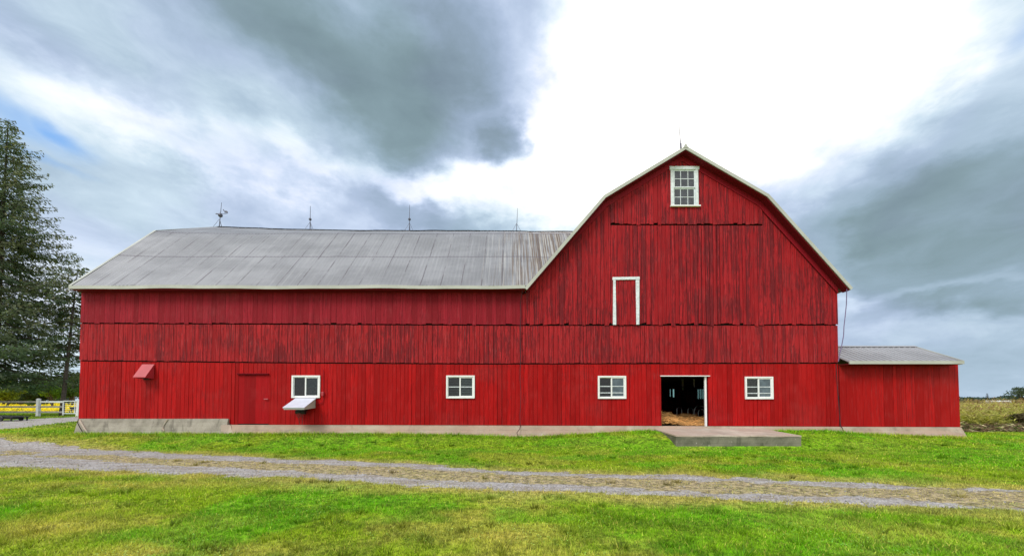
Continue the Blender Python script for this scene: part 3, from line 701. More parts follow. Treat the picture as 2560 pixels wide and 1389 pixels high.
# wing roof: corrugated sheets, a little sagged
XW1 = AP.x - .35
def wing_roof():
    xs = np.arange(XW0, XW1, .0365); prof_y = np.array([p[0] for p in wprof]); prof_z = np.array([p[1] for p in wprof])
    tt = [0, .025, .05, .075, .10]
    for i in range(4): tt += list(np.linspace(i, i + 1, 9)[int(i == 0):-1])
    tt.append(4.0); tt = np.array(tt)
    yy = np.interp(tt, range(5), prof_y); zz = np.interp(tt, range(5), prof_z)
    X = np.repeat(xs[None], len(tt), 0); T = np.repeat(tt[:, None], len(xs), 1)
    Y = np.repeat(yy[:, None], len(xs), 1).copy(); Z = np.repeat(zz[:, None], len(xs), 1).copy()
    rx = [P(a, b_, RY).x for a, b_ in ((385, 577), (545, 567), (640, 571), (700, 573), (850, 577), (1024, 578), (1290, 579), (1430, 580))]
    rz = [P(a, b_, RY).z for a, b_ in ((500, 568), (545, 567), (640, 571), (700, 573), (850, 577), (1024, 577), (1290, 579), (1430, 580))]
    ridge = np.interp(xs, rx, rz) - prof_z[2] + (fbm(xs * .7, xs * 0, 3) - .5) * .07
    kx = [P(a, b_, 16.77).x for a, b_ in ((385, 577), (440, 581), (600, 584), (1430, 584))]; kz = [P(a, b_, 16.77).z for a, b_ in ((385, 577), (440, 581), (600, 584), (1430, 584))]
    kn = np.interp(xs, kx, kz) - prof_z[1]
    wr = np.clip(1 - np.abs(T - 2), 0, 1); wk = np.clip(1 - np.abs(T - 1), 0, 1) + np.clip(1 - np.abs(T - 3), 0, 1)
    Z += wr * ridge[None] + wk * kn[None]
    Z += (fbm(X * .5 + 9, T * 1.7, 3) - .5) * .07 * (np.abs(T - 2) > .02)
    cor = np.sin(X / .146 * 2 * np.pi) * .007
    lap = (np.abs(((X / .76) % 1) - .5) < .04) * .008
    step = (((T > .52) & (T <= 1)) | ((T > 1.0) & (T < 2))) * .012
    Z += cor + lap + step
    
    ny, nx = X.shape; V = np.stack([X, Y, Z], -1).reshape(-1, 3); i = np.arange(ny - 1)[:, None] * nx + np.arange(nx - 1)[None]
    F = np.stack([i, i + 1, i + nx + 1, i + nx], -1).reshape(-1, 4)
    fx = V[F].mean(1); F = F[~((fx[:, 0] > EL.x + .03) & (fx[:, 1] < YW + .02) & (fx[:, 2] < np.interp(fx[:, 0], [p[0] for p in prof], [p[1] for p in prof]) - .06))]
    return np_mesh('wing_roof', V, F, M['roof'], None, barn), ridge, kn, xs
wroof, ridge_d, kn_d, rxs = wing_roof()
def ridge_z(x): return wprof[2][1] + float(np.interp(x, rxs, ridge_d))
mb = MB()                                             # fascia along the eave, slightly wavy
n = 40
for i in range(n):
    x0 = XW0 + (EL.x + .02 - XW0) * i / n; x1 = XW0 + (EL.x + .02 - XW0) * (i + 1) / n
    f = lambda x: P(700, 713.5, YE).z + .012 * math.sin(x * .9) + .008 * math.sin(x * 2.3)
    mb.hexa([(x0, YE - .03, f(x0) - .12), (x1, YE - .03, f(x1) - .12), (x1, YE, f(x1) - .12), (x0, YE, f(x0) - .12), (x0, YE - .03, f(x0)), (x1, YE - .03, f(x1)), (x1, YE, f(x1)), (x0, YE, f(x0))])
mb.build('eave_fascia', M['cream'], wroof)
mb = MB(); wz0 = P(700, 714, YE).z
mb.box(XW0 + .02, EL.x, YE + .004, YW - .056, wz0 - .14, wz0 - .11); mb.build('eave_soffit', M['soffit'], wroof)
mb = MB()                                             # verge strip at the end of the wing, ridge flashing
dz = [0, float(np.interp(XW0, rxs, kn_d)), float(ridge_d[0]), float(np.interp(XW0, rxs, kn_d)), 0]
wp2 = [(p[0], p[1] + d_ + .03) for p, d_ in zip(wprof, dz)]; wp3 = [(p[0], p[1] - .20) for p in wp2]
for i in range(4):
    a0, a1, b0, b1 = wp2[i], wp2[i + 1], wp3[i], wp3[i + 1]
    mb.hexa([(XW0 - .03, b0[0], b0[1]), (XW0 - .03, b1[0], b1[1]), (XW0 + .0, b1[0], b1[1]), (XW0 + .0, b0[0], b0[1]), (XW0 - .03, a0[0], a0[1]), (XW0 - .03, a1[0], a1[1]), (XW0 + .08, a1[0], a1[1]), (XW0 + .08, a0[0], a0[1])])
mb.build('end_trim', M['cream'], wroof)
mb = MB(); n = 60
for i in range(n):
    x0 = XW0 + (XW1 - XW0) * i / n; x1 = XW0 + (XW1 - XW0) * (i + 1) / n - .006
    z0, z1 = ridge_z(x0) + .035 + random.uniform(-.006, .006), ridge_z(x1) + .035
    mb.add([(x0, RY - .22, z0 - .085), (x1, RY - .22, z1 - .085), (x1, RY, z1), (x0, RY, z0), (x0, RY + .22, z0 - .085), (x1, RY + .22, z1 - .085)], [(0, 1, 2, 3), (3, 2, 5, 4)])
mb.build('ridge_cap', M['roof_shed'], wroof)
# ---- foundation
def skirt(name, x0, x1, ztop, ybot, mat, parent, endcut=0.0, drop=-.25, n=30, end0=0.0):
    mb = MB()
    for i in range(n):
        a = x0 + (x1 - x0) * i / n; c = x0 + (x1 - x0) * (i + 1) / n
        ea = end0 * (i == 0); eb = endcut * (i == n - 1)
        za, zc_ = ztop(a) - .012, ztop(c) - .012
        w1_, w2_ = .015 * math.sin(a * 3.1) + .01 * math.sin(a * 9), .015 * math.sin(c * 3.1) + .01 * math.sin(c * 9)
        mb.hexa([(a - ea, ybot + w1_, drop), (c + eb, ybot + w2_, drop), (c, YW + .12, drop), (a, YW + .12, drop), (a, YW - .06, za), (c, YW - .06, zc_), (c, YW + .12, zc_), (a, YW + .12, za)])
    return mb.build(name, mat, parent)
xa, xb, xc = P(192, 1060, 13.9).x, P(568, 1060, 13.9).x, P(2096, 1060, 13.9).x
skirt('tall_foundation', xa, xb, lambda x: P(300, 1045, YW).z, 13.72, M['conc_grey'], barn, end0=.03)
mb = MB(); zt_ = P(300, 1060, YW).z - .012                 # bank of concrete where the tall part steps down
mb.hexa([(xb, 13.62, -.25), (xb + .55, 13.66, -.25), (xb + .55, 13.95, -.25), (xb, 13.95, -.25), (xb - .15, 13.80, zt_), (xb + .12, 13.90, zt_), (xb + .12, 13.95, zt_), (xb - .15, 13.95, zt_)])
mb.build('concrete_patch', M['conc_top'], barn)
skirt('low_foundation', xb, xc, lambda x: zBASE(max(x, xb + .3)), 13.60, M['conc_pink'], barn)
def crack(pts, w, name='foundation_crack', mat='black', y=13.75):
    mb = MB()
    pts3 = [P(a, b_, y) for a, b_ in pts]; mb.tube(pts3, w, 5); return mb.build(name, M[mat], barn)

def on_skirt(px, py, yb=13.72):
    z0_, z1_ = -.25, P(300, 1045, YW).z; p = P(px, py, 13.8); t = (p.z - z0_) / (z1_ - z0_); return P(px, py, yb + (YW - .06 - yb) * t - .004)
mb = MB(); mb.tube([on_skirt(a, b_) for a, b_ in ((419, 1047), (414, 1054), (409, 1062), (407, 1070), (410, 1076), (406, 1083))], .045, 5, .03); mb.build('patched_crack', M['conc_top'], barn)
mb = MB(); mb.tube([on_skirt(a, b_) for a, b_ in ((196, 1047), (194, 1056), (199, 1066), (205, 1076), (208, 1084))], .014, 5); mb.build('foundation_crack', M['backing'], barn)
mb = MB(); mb.tube([on_skirt(a, b_) for a, b_ in ((200, 1050), (206, 1060), (213, 1072), (220, 1082))], .05, 5, .03); mb.build('patched_crack', M['conc_top'], barn)
# ---- windows
def slider(px, blinds=False, inner=(), gl='glass'):
    x0, x1, z0, z1 = WIN[px]; y = YW - .055; ct = (x0 + x1) / 2
    fr = MB(); fw = .062
    fr.box(x0, x1, y, y + .10, z1 - fw, z1); fr.box(x0, x1, y, y + .10, z0, z0 + fw); fr.box(x0, x0 + fw, y, y + .10, z0 + fw, z1 - fw); fr.box(x1 - fw, x1, y, y + .10, z0 + fw, z1 - fw)
    w_ = fr.build('window', M['white'], barn, bevel=.005)
    s = MB(); i0, i1, j0, j1 = x0 + fw, x1 - fw, z0 + fw, z1 - fw; t = .035
    s.box(i0, i0 + .02, y + .05, y + .08, j0, j1); s.box(i0, ct, y + .05, y + .08, j1 - .02, j1); s.box(i0, ct, y + .05, y + .08, j0, j0 + .02)
    s.build('screen_frame', M['white'], w_)
    s = MB(); a, c = ct - .04, i1
    s.box(a, a + .05, y + .02, y + .06, j0, j1); s.box(c - t, c, y + .02, y + .06, j0, j1); s.box(a + .05, c - t, y + .02, y + .06, j1 - t, j1); s.box(a + .05, c - t, y + .02, y + .06, j0, j0 + t)
    s.build('sash', M['white'], w_, bevel=.004)
    g = MB(); g.box(i0 + .02, ct - .04, y + .062, y + .066, j0 + .02, j1 - .02); g.build('pane', M['screen'], w_)
    g = MB(); g.box(ct + .01, i1 - t, y + .038, y + .042, j0 + t, j1 - t); g.build('pane', M[gl], w_)
    if inner:
        b_ = MB()
        for f_ in inner:
            zz = j0 + (j1 - j0) * f_
            MB().box(i0 + .02, ct - .045, y + .045, y + .058, zz - .014, zz + .014).build('glazing_bar', M['white_old'], w_)
            MB().box(ct + .01, i1 - t, y + .022, y + .034, zz - .014, zz + .014).build('glazing_bar', M['white_old'], w_)
    if blinds:
        b_ = MB(); k = 11
        for i in range(k):
            zz = j0 + (j1 - j0) * (i + .5) / k; tl = random.uniform(-.012, .012)
            b_.hexa([(i0, y + .10, zz - .006 + tl), (i1, y + .10, zz - .006 - tl * .5), (i1, y + .125, zz + .014 - tl * .5), (i0, y + .125, zz + .014 + tl),
                     (i0, y + .10, zz + .000 + tl), (i1, y + .10, zz + .000 - tl * .5), (i1, y + .125, zz + .02 - tl * .5), (i0, y + .125, zz + .02 + tl)])
        b_.build('blind', M['fence_g'], w_)
    return w_
slider(0); slider(1, True, (.5,), 'glass'); slider(2, False, (.55, .22), 'glass_blue'); slider(3, False, (.55, .22), 'glass_blue')
# loft window, double hung, six over six
x0, x1, z0, z1 = LOFTW; y = YW - .12
f = MB(); cw = .11; sx0, sx1, sz0, sz1 = x0 + .04, x1 - .04, z0 + .035, z1 - .03
f.box(x0, x1, y, y + .10, z1 - .13, z1); f.box(sx0, sx0 + cw, y + .01, y + .10, z0 + .05, z1 - .13); f.box(sx1 - cw, sx1, y + .01, y + .10, z0 + .05, z1 - .13)
lw = f.build('window', M['white_old'], barn, bevel=.006); lw['label'] = 'tall divided loft window high in the gable'
f = MB(); f.box(x0 + .01, x1 + .02, y - .03, y + .10, z0, z0 + .05); f.build('sill', M['white'], lw)
gx0, gx1 = sx0 + cw, sx1 - cw; gz0, gz1 = z0 + .05, z1 - .13; gm_ = (gz0 + gz1) / 2 - .0
for k, (a, c) in enumerate(((gm_, gz1), (gz0, gm_))):
    s = MB(); yy = y + .03 + .03 * k; t = .045
    s.box(gx0, gx0 + t, yy, yy + .03, a, c); s.box(gx1 - t, gx1, yy, yy + .03, a, c); s.box(gx0 + t, gx1 - t, yy, yy + .03, c - t, c); s.box(gx0 + t, gx1 - t, yy, yy + .03, a, a + t)
    for i in (1, 2): xx = gx0 + (gx1 - gx0) * i / 3; s.box(xx - .011, xx + .011, yy + .004, yy + .024, a + t, c - t)
    zz = (a + c) / 2
    for i in range(3):
        xa_ = gx0 + (gx1 - gx0) * i / 3 + (.011 if i else t); xb_ = gx0 + (gx1 - gx0) * (i + 1) / 3 - (.011 if i < 2 else t); s.box(xa_, xb_, yy + .004, yy + .024, zz - .011, zz + .011)
    s.build('sash', M['white_old'], lw)
    g = MB(); g.box(gx0 + t, gx1 - t, yy + .012, yy + .015, a + t, c - t); g.build('pane', M['glass_grey'], lw)
# loft door with its white three-sided casing
o_ = rect(1529, 694, 1598, 813); yy = YW - .052
mb = MB(); plankwall(mb, LOFTD[0] - .02, LOFTD[1] + .02, lambda x: LOFTD[2] - .02, lambda x: LOFTD[3] + .03, yy - .024, .020, .13, .19, (), (.003, .010), .008, rs)
ld = mb.build('loft_door', M['side_gable'], barn)
mb = MB(); mb.cur = .5
mb.hexa([(o_[0] + .01, yy - .06, LOFTD[2] - .03), (LOFTD[0] + .03, yy - .06, LOFTD[2] - .03), (LOFTD[0] + .03, yy - .02, LOFTD[2] - .03), (o_[0] + .01, yy - .02, LOFTD[2] - .03),
         (o_[0] + .03, yy - .06, LOFTD[3] - .01), (LOFTD[0] + .02, yy - .06, LOFTD[3] - .01), (LOFTD[0] + .02, yy - .02, LOFTD[3] - .01), (o_[0] + .03, yy - .02, LOFTD[3] - .01)])
mb.hexa([(LOFTD[1] - .02, yy - .06, LOFTD[2] - .02), (o_[1] - .03, yy - .06, LOFTD[2] - .02), (o_[1] - .03, yy - .02, LOFTD[2] - .02), (LOFTD[1] - .02, yy - .02, LOFTD[2] - .02),
         (LOFTD[1] - .03, yy - .06, LOFTD[3] - .01), (o_[1] - .01, yy - .06, LOFTD[3] - .01), (o_[1] - .01, yy - .02, LOFTD[3] - .01), (LOFTD[1] - .03, yy - .02, LOFTD[3] - .01)])
mb.hexa([(o_[0], yy - .065, LOFTD[3] - .012), (o_[1], yy - .065, LOFTD[3] + .005), (o_[1], yy - .02, LOFTD[3] + .005), (o_[0], yy - .02, LOFTD[3] - .012),
         (o_[0] + .01, yy - .065, o_[3] - .01), (o_[1], yy - .065, o_[3] + .005), (o_[1], yy - .02, o_[3] + .005), (o_[0] + .01, yy - .02, o_[3] - .01)])
mb.build('casing', M['white_old'], ld, bevel=.006)
# small red door in the wing
mb = MB(); plankwall(mb, MAND[0] + .005, MAND[1] - .005, lambda x: MAND[2] + .01, lambda x: MAND[3] - .01, YW + .004, .03, .20, .24, (), (.001, .003), 0, rs, .002)
md = mb.build('door', M['door_red'], barn); md['label'] = 'flat red service door in the wing'
mb = MB(); a = P(595, 934, YW); c = P(673, 934, YW); mb.box(a.x, c.x, YW - .06, YW - .005, a.z - .03, a.z + .02); mb.box(a.x, c.x, YW - .09, YW - .06, a.z + .005, a.z + .02); mb.build('door_track', M['trim_red'], md)
mb = MB(); a = P(662, 997, YW); mb.tube([(a.x, YW - .05, a.z), (a.x + .15, YW - .05, a.z + .005)], .016, 6); mb.tube([(a.x + .02, YW + .01, a.z), (a.x + .02, YW - .06, a.z)], .012, 6); mb.tube([(a.x + .12, YW + .01, a.z), (a.x + .12, YW - .06, a.z)], .012, 6); mb.build('handle', M['hood_red'], md)
# open doorway: white head flashing, white jamb, slab of the door slid inside
x0, x1, z0, z1 = DOOR; jx = P(1764, 1000, YW).x
mb = MB(); mb.box(x0 - .03, x1 + .06, YW - .06, YW - .008, z1 - .005, z1 + .028); fd = mb.build('doorway', M['white'], barn); fd['label'] = 'open barn doorway under a thin white head'
mb = MB(); mb.box(jx - .01, jx + .055, YW + .02, YW + .09, SILL - .02, z1 - .012); mb.build('jamb', M['white'], fd, bevel=.004)
mb = MB(); mb.box(jx + .06, x1, YW + .05, YW + .10, SILL - .02, z1 - .012); mb.build('door_edge', M['soffit'], fd)
# red extractor hood
a = P(356, 910, YW - .02); b_ = P(384, 910, YW - .02); Yh = 13.70
c = P(338, 944, Yh); d = P(367, 944, Yh); e = P(392, 948, YW - .02)
mb = MB(); w0, w1x = a.x, a.x + .46
fx0, fx1 = w0 + .0, w1x
yq = YW - .03; yh = YW - .36
mb.add([(w0, yq, a.z), (w1x, yq, a.z), (w1x, yh, a.z - .50), (w0, yh, a.z - .50), (w0, yq, a.z - .55), (w1x, yq, a.z - .55), (w0, yh, a.z - .53), (w1x, yh, a.z - .53)],
       [(0, 1, 2, 3), (0, 3, 6, 4), (1, 5, 7, 2), (3, 2, 7, 6)])
vh = mb.build('vent_hood', M['hood_red'], barn); vh['label'] = 'faded red sheet metal hood over a wall vent'
mb = MB(); mb.ring(((w0 + w1x) / 2, YW - .1, a.z - .42), .16, .02); mb.ball(((w0 + w1x) / 2, YW - .1, a.z - .42), .06); mb.build('fan_guard', M['black'], vh)
# white hood over the feed auger under the first window
a = P(739.5, 995, YW - .03); c = P(789, 995, YW - .03); zf = P(709, 1019, 13.2).z; zb_ = P(786, 1019, YW).z
yq = YW - .03; yh = 13.22
mb = MB(); mb.add([(a.x - .01, yq, a.z + .01), (c.x + .02, yq, a.z + .01), (c.x + .02, yh - .03, zf + .02), (a.x - .01, yh - .03, zf + .02),
                   (a.x - .01, yq, a.z - .012), (c.x + .02, yq, a.z - .012), (c.x + .02, yh - .03, zf - .002), (a.x - .01, yh - .03, zf - .002)],
                  [(0, 1, 2, 3), (7, 6, 5, 4), (3, 2, 6, 7), (1, 5, 6, 2), (0, 3, 7, 4)])
hd = mb.build('feed_hood', M['hood_white'], barn); hd['label'] = 'slanting white sheet metal hood below the leftmost window'
mb = MB(); X0, X1 = a.x + .01, c.x - .002
mb.add([(X1, yq, a.z - .02), (X1, yh, zf - .005), (X1, yh, zf - .06), (X1, yq, zb_), (X0, yq, a.z - .02), (X0, yh, zf - .005), (X0, yh, zf - .06), (X0, yq, zb_),
        (X1 - .01, yq, a.z - .02), (X1 - .01, yh, zf - .005), (X1 - .01, yh, zf - .06), (X1 - .01, yq, zb_)],
       [(0, 1, 2, 3), (4, 7, 6, 5), (1, 5, 6, 2), (8, 11, 10, 9)])
mb.build('side_panel', M['cream'], hd)
m0 = P(752, 1029, 13.75)
mb = MB(); mb.tube([(m0.x - .16, 13.75, m0.z), (m0.x + .17, 13.75, m0.z)], .085, 12); mb.box(m0.x - .12, m0.x + .12, 13.68, 13.98, m0.z + .03, m0.z + .16); mt_ = mb.build('motor', M['black'], barn)
q = P(751, 1037, 13.72)
mb = MB(); mb.ring((q.x, 13.62, q.z), .075, .014)
for k in range(3): t = k * math.pi / 3; mb.tube([(q.x - .07 * math.cos(t), 13.62, q.z - .07 * math.sin(t)), (q.x + .07 * math.cos(t), 13.62, q.z + .07 * math.sin(t))], .008, 5)
mb.ball((q.x, 13.62, q.z), .02); mb.build('pulley', M['rust'], mt_)
mb = MB(); mb.tube([(q.x - .045, 13.66, q.z - .05), (q.x + .0, 13.7, q.z - .36)], .010, 5); mb.tube([(q.x + .11, 13.66, q.z + .05), (q.x + .09, 13.7, q.z - .34)], .012, 5); mb.tube([(q.x - .05, 13.66, q.z - .14), (q.x + .11, 13.66, q.z - .13)], .006, 5)
mb.build('bracket', M['rust'], mt_)
a = P(809, 924, YW - .04); bx = P(807, 984, YW - .06); e = P(788, 1012, YW - .05)
mb = MB(); mb.tube([(a.x, YW - .04, a.z), (a.x + .0, YW - .04, bx.z)], .010, 6)
pts = [(bx.x + .01, YW - .04, bx.z), (bx.x + .02, YW - .04, bx.z - .22), (bx.x - .02, YW - .04, bx.z - .33), (bx.x - .14, YW - .04, bx.z - .37), (e.x, YW - .04, e.z + .0)]
mb.tube(pts, .011, 6); cd = mb.build('conduit', M['trim_red'], barn)
mb = MB(); mb.box(bx.x - .045, bx.x + .04, YW - .10, YW - .01, bx.z - .075, bx.z + .075); mb.build('junction_box', M['hood_red'], cd, bevel=.01)
# lightning rods on the ridges
def rod(px, pytop, lean=0.0, ball=None, x=None, parent=wroof, pyb=None, bare=False):
    top = P(px, pytop, RY); xx = top.x - lean; zb__ = ridge_z(xx) + .02
    mb = MB(); mb.tube([(xx, RY, zb__), ((xx + top.x) / 2, RY, (zb__ + top.z) / 2), (top.x, RY, top.z)], .022, 6, .010)
    for s_ in ((-.24, -.12), (.24, -.12), (0, .22)): mb.tube([(xx + s_[0], RY + s_[1], zb__ - .06), (xx + s_[0] * .06, RY, zb__ + .42)], .009, 5)
    o = mb.build('lightning_rod', M['iron'], parent)
    if ball:
        zz = P(px, ball, RY).z; f_ = (zz - zb__) / (top.z - zb__); cx_ = xx + (top.x - xx) * f_
        mb = MB(); mb.ball((cx_, RY, zz), .075 if ball != 538 else .115, 12); mb.build('glass_ball', M['iron'], o)
        return o, cx_, zz
    return o, xx, 0
ro, cx_, zz = rod(554, 506, .10, 538); ro['label'] = 'iron rod carrying a ball and a horse weathervane'
mb = MB(); za = P(554, 534.5, RY).z; s = RY / FPX
mb.tube([(cx_ - .26, RY, za), (cx_ + .33, RY, za + .01)], .012, 5)
mb.prism([(cx_ - .30, RY - .01, za), (cx_ - .18, RY - .01, za + .035), (cx_ - .12, RY - .01, za), (cx_ - .18, RY - .01, za - .035)], (0, .02, 0))
hp = [(539, 524), (541, 523.0), (544.5, 526.5), (547, 528), (551, 527.5), (556, 527.8), (559, 529), (560, 532), (559.6, 535.5), (558.8, 535.5), (558, 532), (556.5, 531.2), (555, 535.5), (554.2, 535.5), (554.5, 531.2), (549.5, 531), (548.6, 535), (547.8, 535), (547, 531), (545, 530), (543.5, 527.5), (542.5, 526.3), (540.8, 527)]
hp = [P(557.5 + (a - 539) * .56, 533.8 + (b_ - 535.5) * .85, RY) for a, b_ in hp]
mb.prism([(p.x, RY - .015, p.z) for p in hp], (0, .03, 0)); mb.build('weathervane', M['iron'], ro)
rod(776, 515, .0, 548)
rod(1024, 512, .0, 548)
rod(1294, 520, .06)
yr = 13.95; tp = P(1697, 303, yr)
mb = MB(); mb.tube([(AP.x, yr, AP.z), ((tp.x + AP.x) / 2, yr, (tp.z + AP.z) / 2 - .05), (tp.x, yr, tp.z)], .022, 6, .008); gr_ = mb.build('lightning_rod', M['iron'], groof)
mb = MB(); mb.tube([(AP.x - .01, yr, AP.z + .1), (AP.x - .02, yr, AP.z + .36)], .035, 8); mb.build('sleeve', M['iron'], gr_)
# cables
xcb = P(1301, 800, 13.88).x
mb = MB(); pts = [(P(1306, 724, 13.7).x, 13.66, P(1306, 724, 13.7).z)] + [(xcb + .02 * math.sin(i * 1.7), 13.90, 5.2 - i * .42) for i in range(12)]
pts = [p for p in pts if p[2] > SILL - .05]; pts += [(xcb - .03, 13.80, SILL - .1), (xcb - .14, 13.66, SILL - .22), (xcb - .06, 13.56, SILL - .42)]
mb.tube(pts, .012, 6); mb.build('grounding_cable', M['cable_dark'], barn)
pts = [P(2117, 722, 13.65)] + [P(a, b_, 13.75) for a, b_ in ((2116, 760), (2113, 790), (2110, 815), (2109, 838), (2104, 865), (2099, 885), (2096, 903))]
mb = MB(); mb.tube(pts, .014, 6); mb.build('grounding_cable', M['cable'], barn)
pts = [P(a, b_, y_) for a, b_, y_ in ((2096, 903, 13.75), (2090, 912, 13.86), (2093, 960, 13.93), (2097, 1010, 13.93), (2101, 1062, 13.93), (2106, 1070, 13.7), (2111, 1080, 13.55))]
mb = MB(); mb.tube(pts, .014, 6); mb.build('grounding_cable', M['cable_dark'], barn)

# ================================================================== SHED at the right end
SX0, SX1 = XR + .05, P(2397, 985, YW).x
shed = empty('shed', ((SX0 + SX1) / 2, YW, .25), 'low red plank lean-to shed joined to the right end of the barn', 'shed')
zse = P(2200, 909, YE).z
mb = MB(); plankwall(mb, SX0, SX1, lambda x: zBASE(x), lambda x: zse + .02, YW - .01, .03, .14, .38, (), (.003, .012), 0, rs, .006)
mb.build('siding', M['side_low'], shed)
mb = MB(); mb.box(SX0, SX1 - .02, YW + .022, YW + .08, SILL - .2, zse); mb.build('wall_frame', M['backing'], shed)
zr_ = P(2296, 866, 15.2).z; YR_ = 15.2
prS = [(YE - .02, P(2200, 903, YE).z), (YR_, zr_), (2 * YR_ - YE, P(2200, 903, YE).z)]
xr0, xr1 = XR + .045, P(2405, 905, YE).x
mb = MB(); mb.cur = .5
mb.add([(SX1 - .03, YW + .02, .1), (SX1 - .03, 16.4, .1), (SX1 - .03, 16.4, zse), (SX1 - .03, YR_, zr_ - .06), (SX1 - .03, YW + .02, zse), (SX1 + .02, YW + .02, .1), (SX1 + .02, 16.4, .1), (SX1 + .02, 16.4, zse), (SX1 + .02, YR_, zr_ - .06), (SX1 + .02, YW + .02, zse)],
       [(0, 1, 2, 3, 4), (9, 8, 7, 6, 5), (0, 5, 6, 1), (1, 6, 7, 2), (2, 7, 8, 3), (3, 8, 9, 4), (4, 9, 5, 0)])
mb.box(SX0, SX1, 16.4, 16.5, .1, zse); mb.build('end_wall', M['side_mid'], shed)
mb = MB()
for i in range(2):
    (ya, za_), (yb_, zb2) = prS[i], prS[i + 1]
    mb.hexa([(xr0, ya, za_ - .03), (xr1, ya, za_ - .03), (xr1, yb_, zb2 - .03), (xr0, yb_, zb2 - .03), (xr0, ya, za_), (xr1, ya, za_), (xr1, yb_, zb2), (xr0, yb_, zb2)])
k = 0; x = xr0 + .06
while x < xr1 - .02:
    w = .030 if k % 4 else .040
    for i in range(2):
        (ya, za_), (yb_, zb2) = prS[i], prS[i + 1]
        mb.hexa([(x, ya, za_ + .002), (x + w, ya, za_ + .002), (x + w, yb_, zb2 + .002), (x, yb_, zb2 + .002), (x + .008, ya, za_ + .024), (x + w - .008, ya, za_ + .024), (x + w - .008, yb_, zb2 + .024), (x + .008, yb_, zb2 + .024)])
    x += .225; k += 1
sr = mb.build('roof', M['roof_shed'], shed)
mb = MB(); mb.box(xr0, xr1, YE - .06, YE - .022, zse - .01, prS[0][1] + .02); mb.build('eave_fascia', M['cream'], sr)
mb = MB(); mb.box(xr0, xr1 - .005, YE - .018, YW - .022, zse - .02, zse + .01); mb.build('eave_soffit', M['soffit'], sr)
mb = MB(); mb.hexa([(xr1, YE - .05, zse - .01), (xr1 + .03, YE - .05, zse - .01), (xr1 + .03, YR_, zr_ - .1), (xr1, YR_, zr_ - .1), (xr1, YE - .05, prS[0][1] + .03), (xr1 + .03, YE - .05, prS[0][1] + .03), (xr1 + .03, YR_, zr_ + .03), (xr1, YR_, zr_ + .03)]); mb.build('verge_trim', M['cream'], sr)
mb = MB(); mb.prism([(xr0, YR_ - .12, zr_ - .02), (xr0, YR_, zr_ + .045), (xr0, YR_ + .12, zr_ - .02)], (xr1 - xr0 + .03, 0, 0)); mb.build('ridge_cap', M['roof_shed'], sr)
skirt('foundation', xc, SX1 - .02, lambda x: zBASE(x), 13.56, M['conc_pink'], shed, n=12, endcut=.03)

# ================================================================== concrete pad
pl, pr_ = 5.32, 9.40; yf_ = 12.03
zt0 = P(1640, 1070, YW).z; zt1 = P(1700, 1088, yf_).z
pad = empty('loading_platform', (7.4, 13, .2), 'low concrete platform in front of the open barn door', 'platform')
mb = MB(); n = 14
for i in range(n):
    a = pl + (pr_ - pl) * i / n; c = pl + (pr_ - pl) * (i + 1) / n
    mb.hexa([(a, yf_, zt1 - .04), (c, yf_, zt1 - .045), (c, 13.9, zt0 - .04), (a, 13.9, zt0 - .04), (a, yf_ + .0, zt1), (c, yf_, zt1 - .004), (c, 13.9, zt0), (a, 13.9, zt0)])
mb.v = [(x_, y_ + .012 * math.sin(x_ * 7) * (y_ < 13), z_ + .006 * math.sin(x_ * 5 + y_)) for x_, y_, z_ in mb.v]
mb.build('slab_top', M['conc_top'], pad)
mb = MB(); mb.hexa([(pl + .01, yf_ + .012, -.2), (pr_ - .01, yf_ + .012, -.2), (pr_ - .01, 13.88, -.2), (pl + .01, 13.88, -.2), (pl + .01, yf_ + .012, zt1 - .042), (pr_ - .01, yf_ + .012, zt1 - .05), (pr_ - .01, 13.88, zt0 - .045), (pl + .01, 13.88, zt0 - .045)])
mb.build('slab_side', M['conc_dark'], pad)

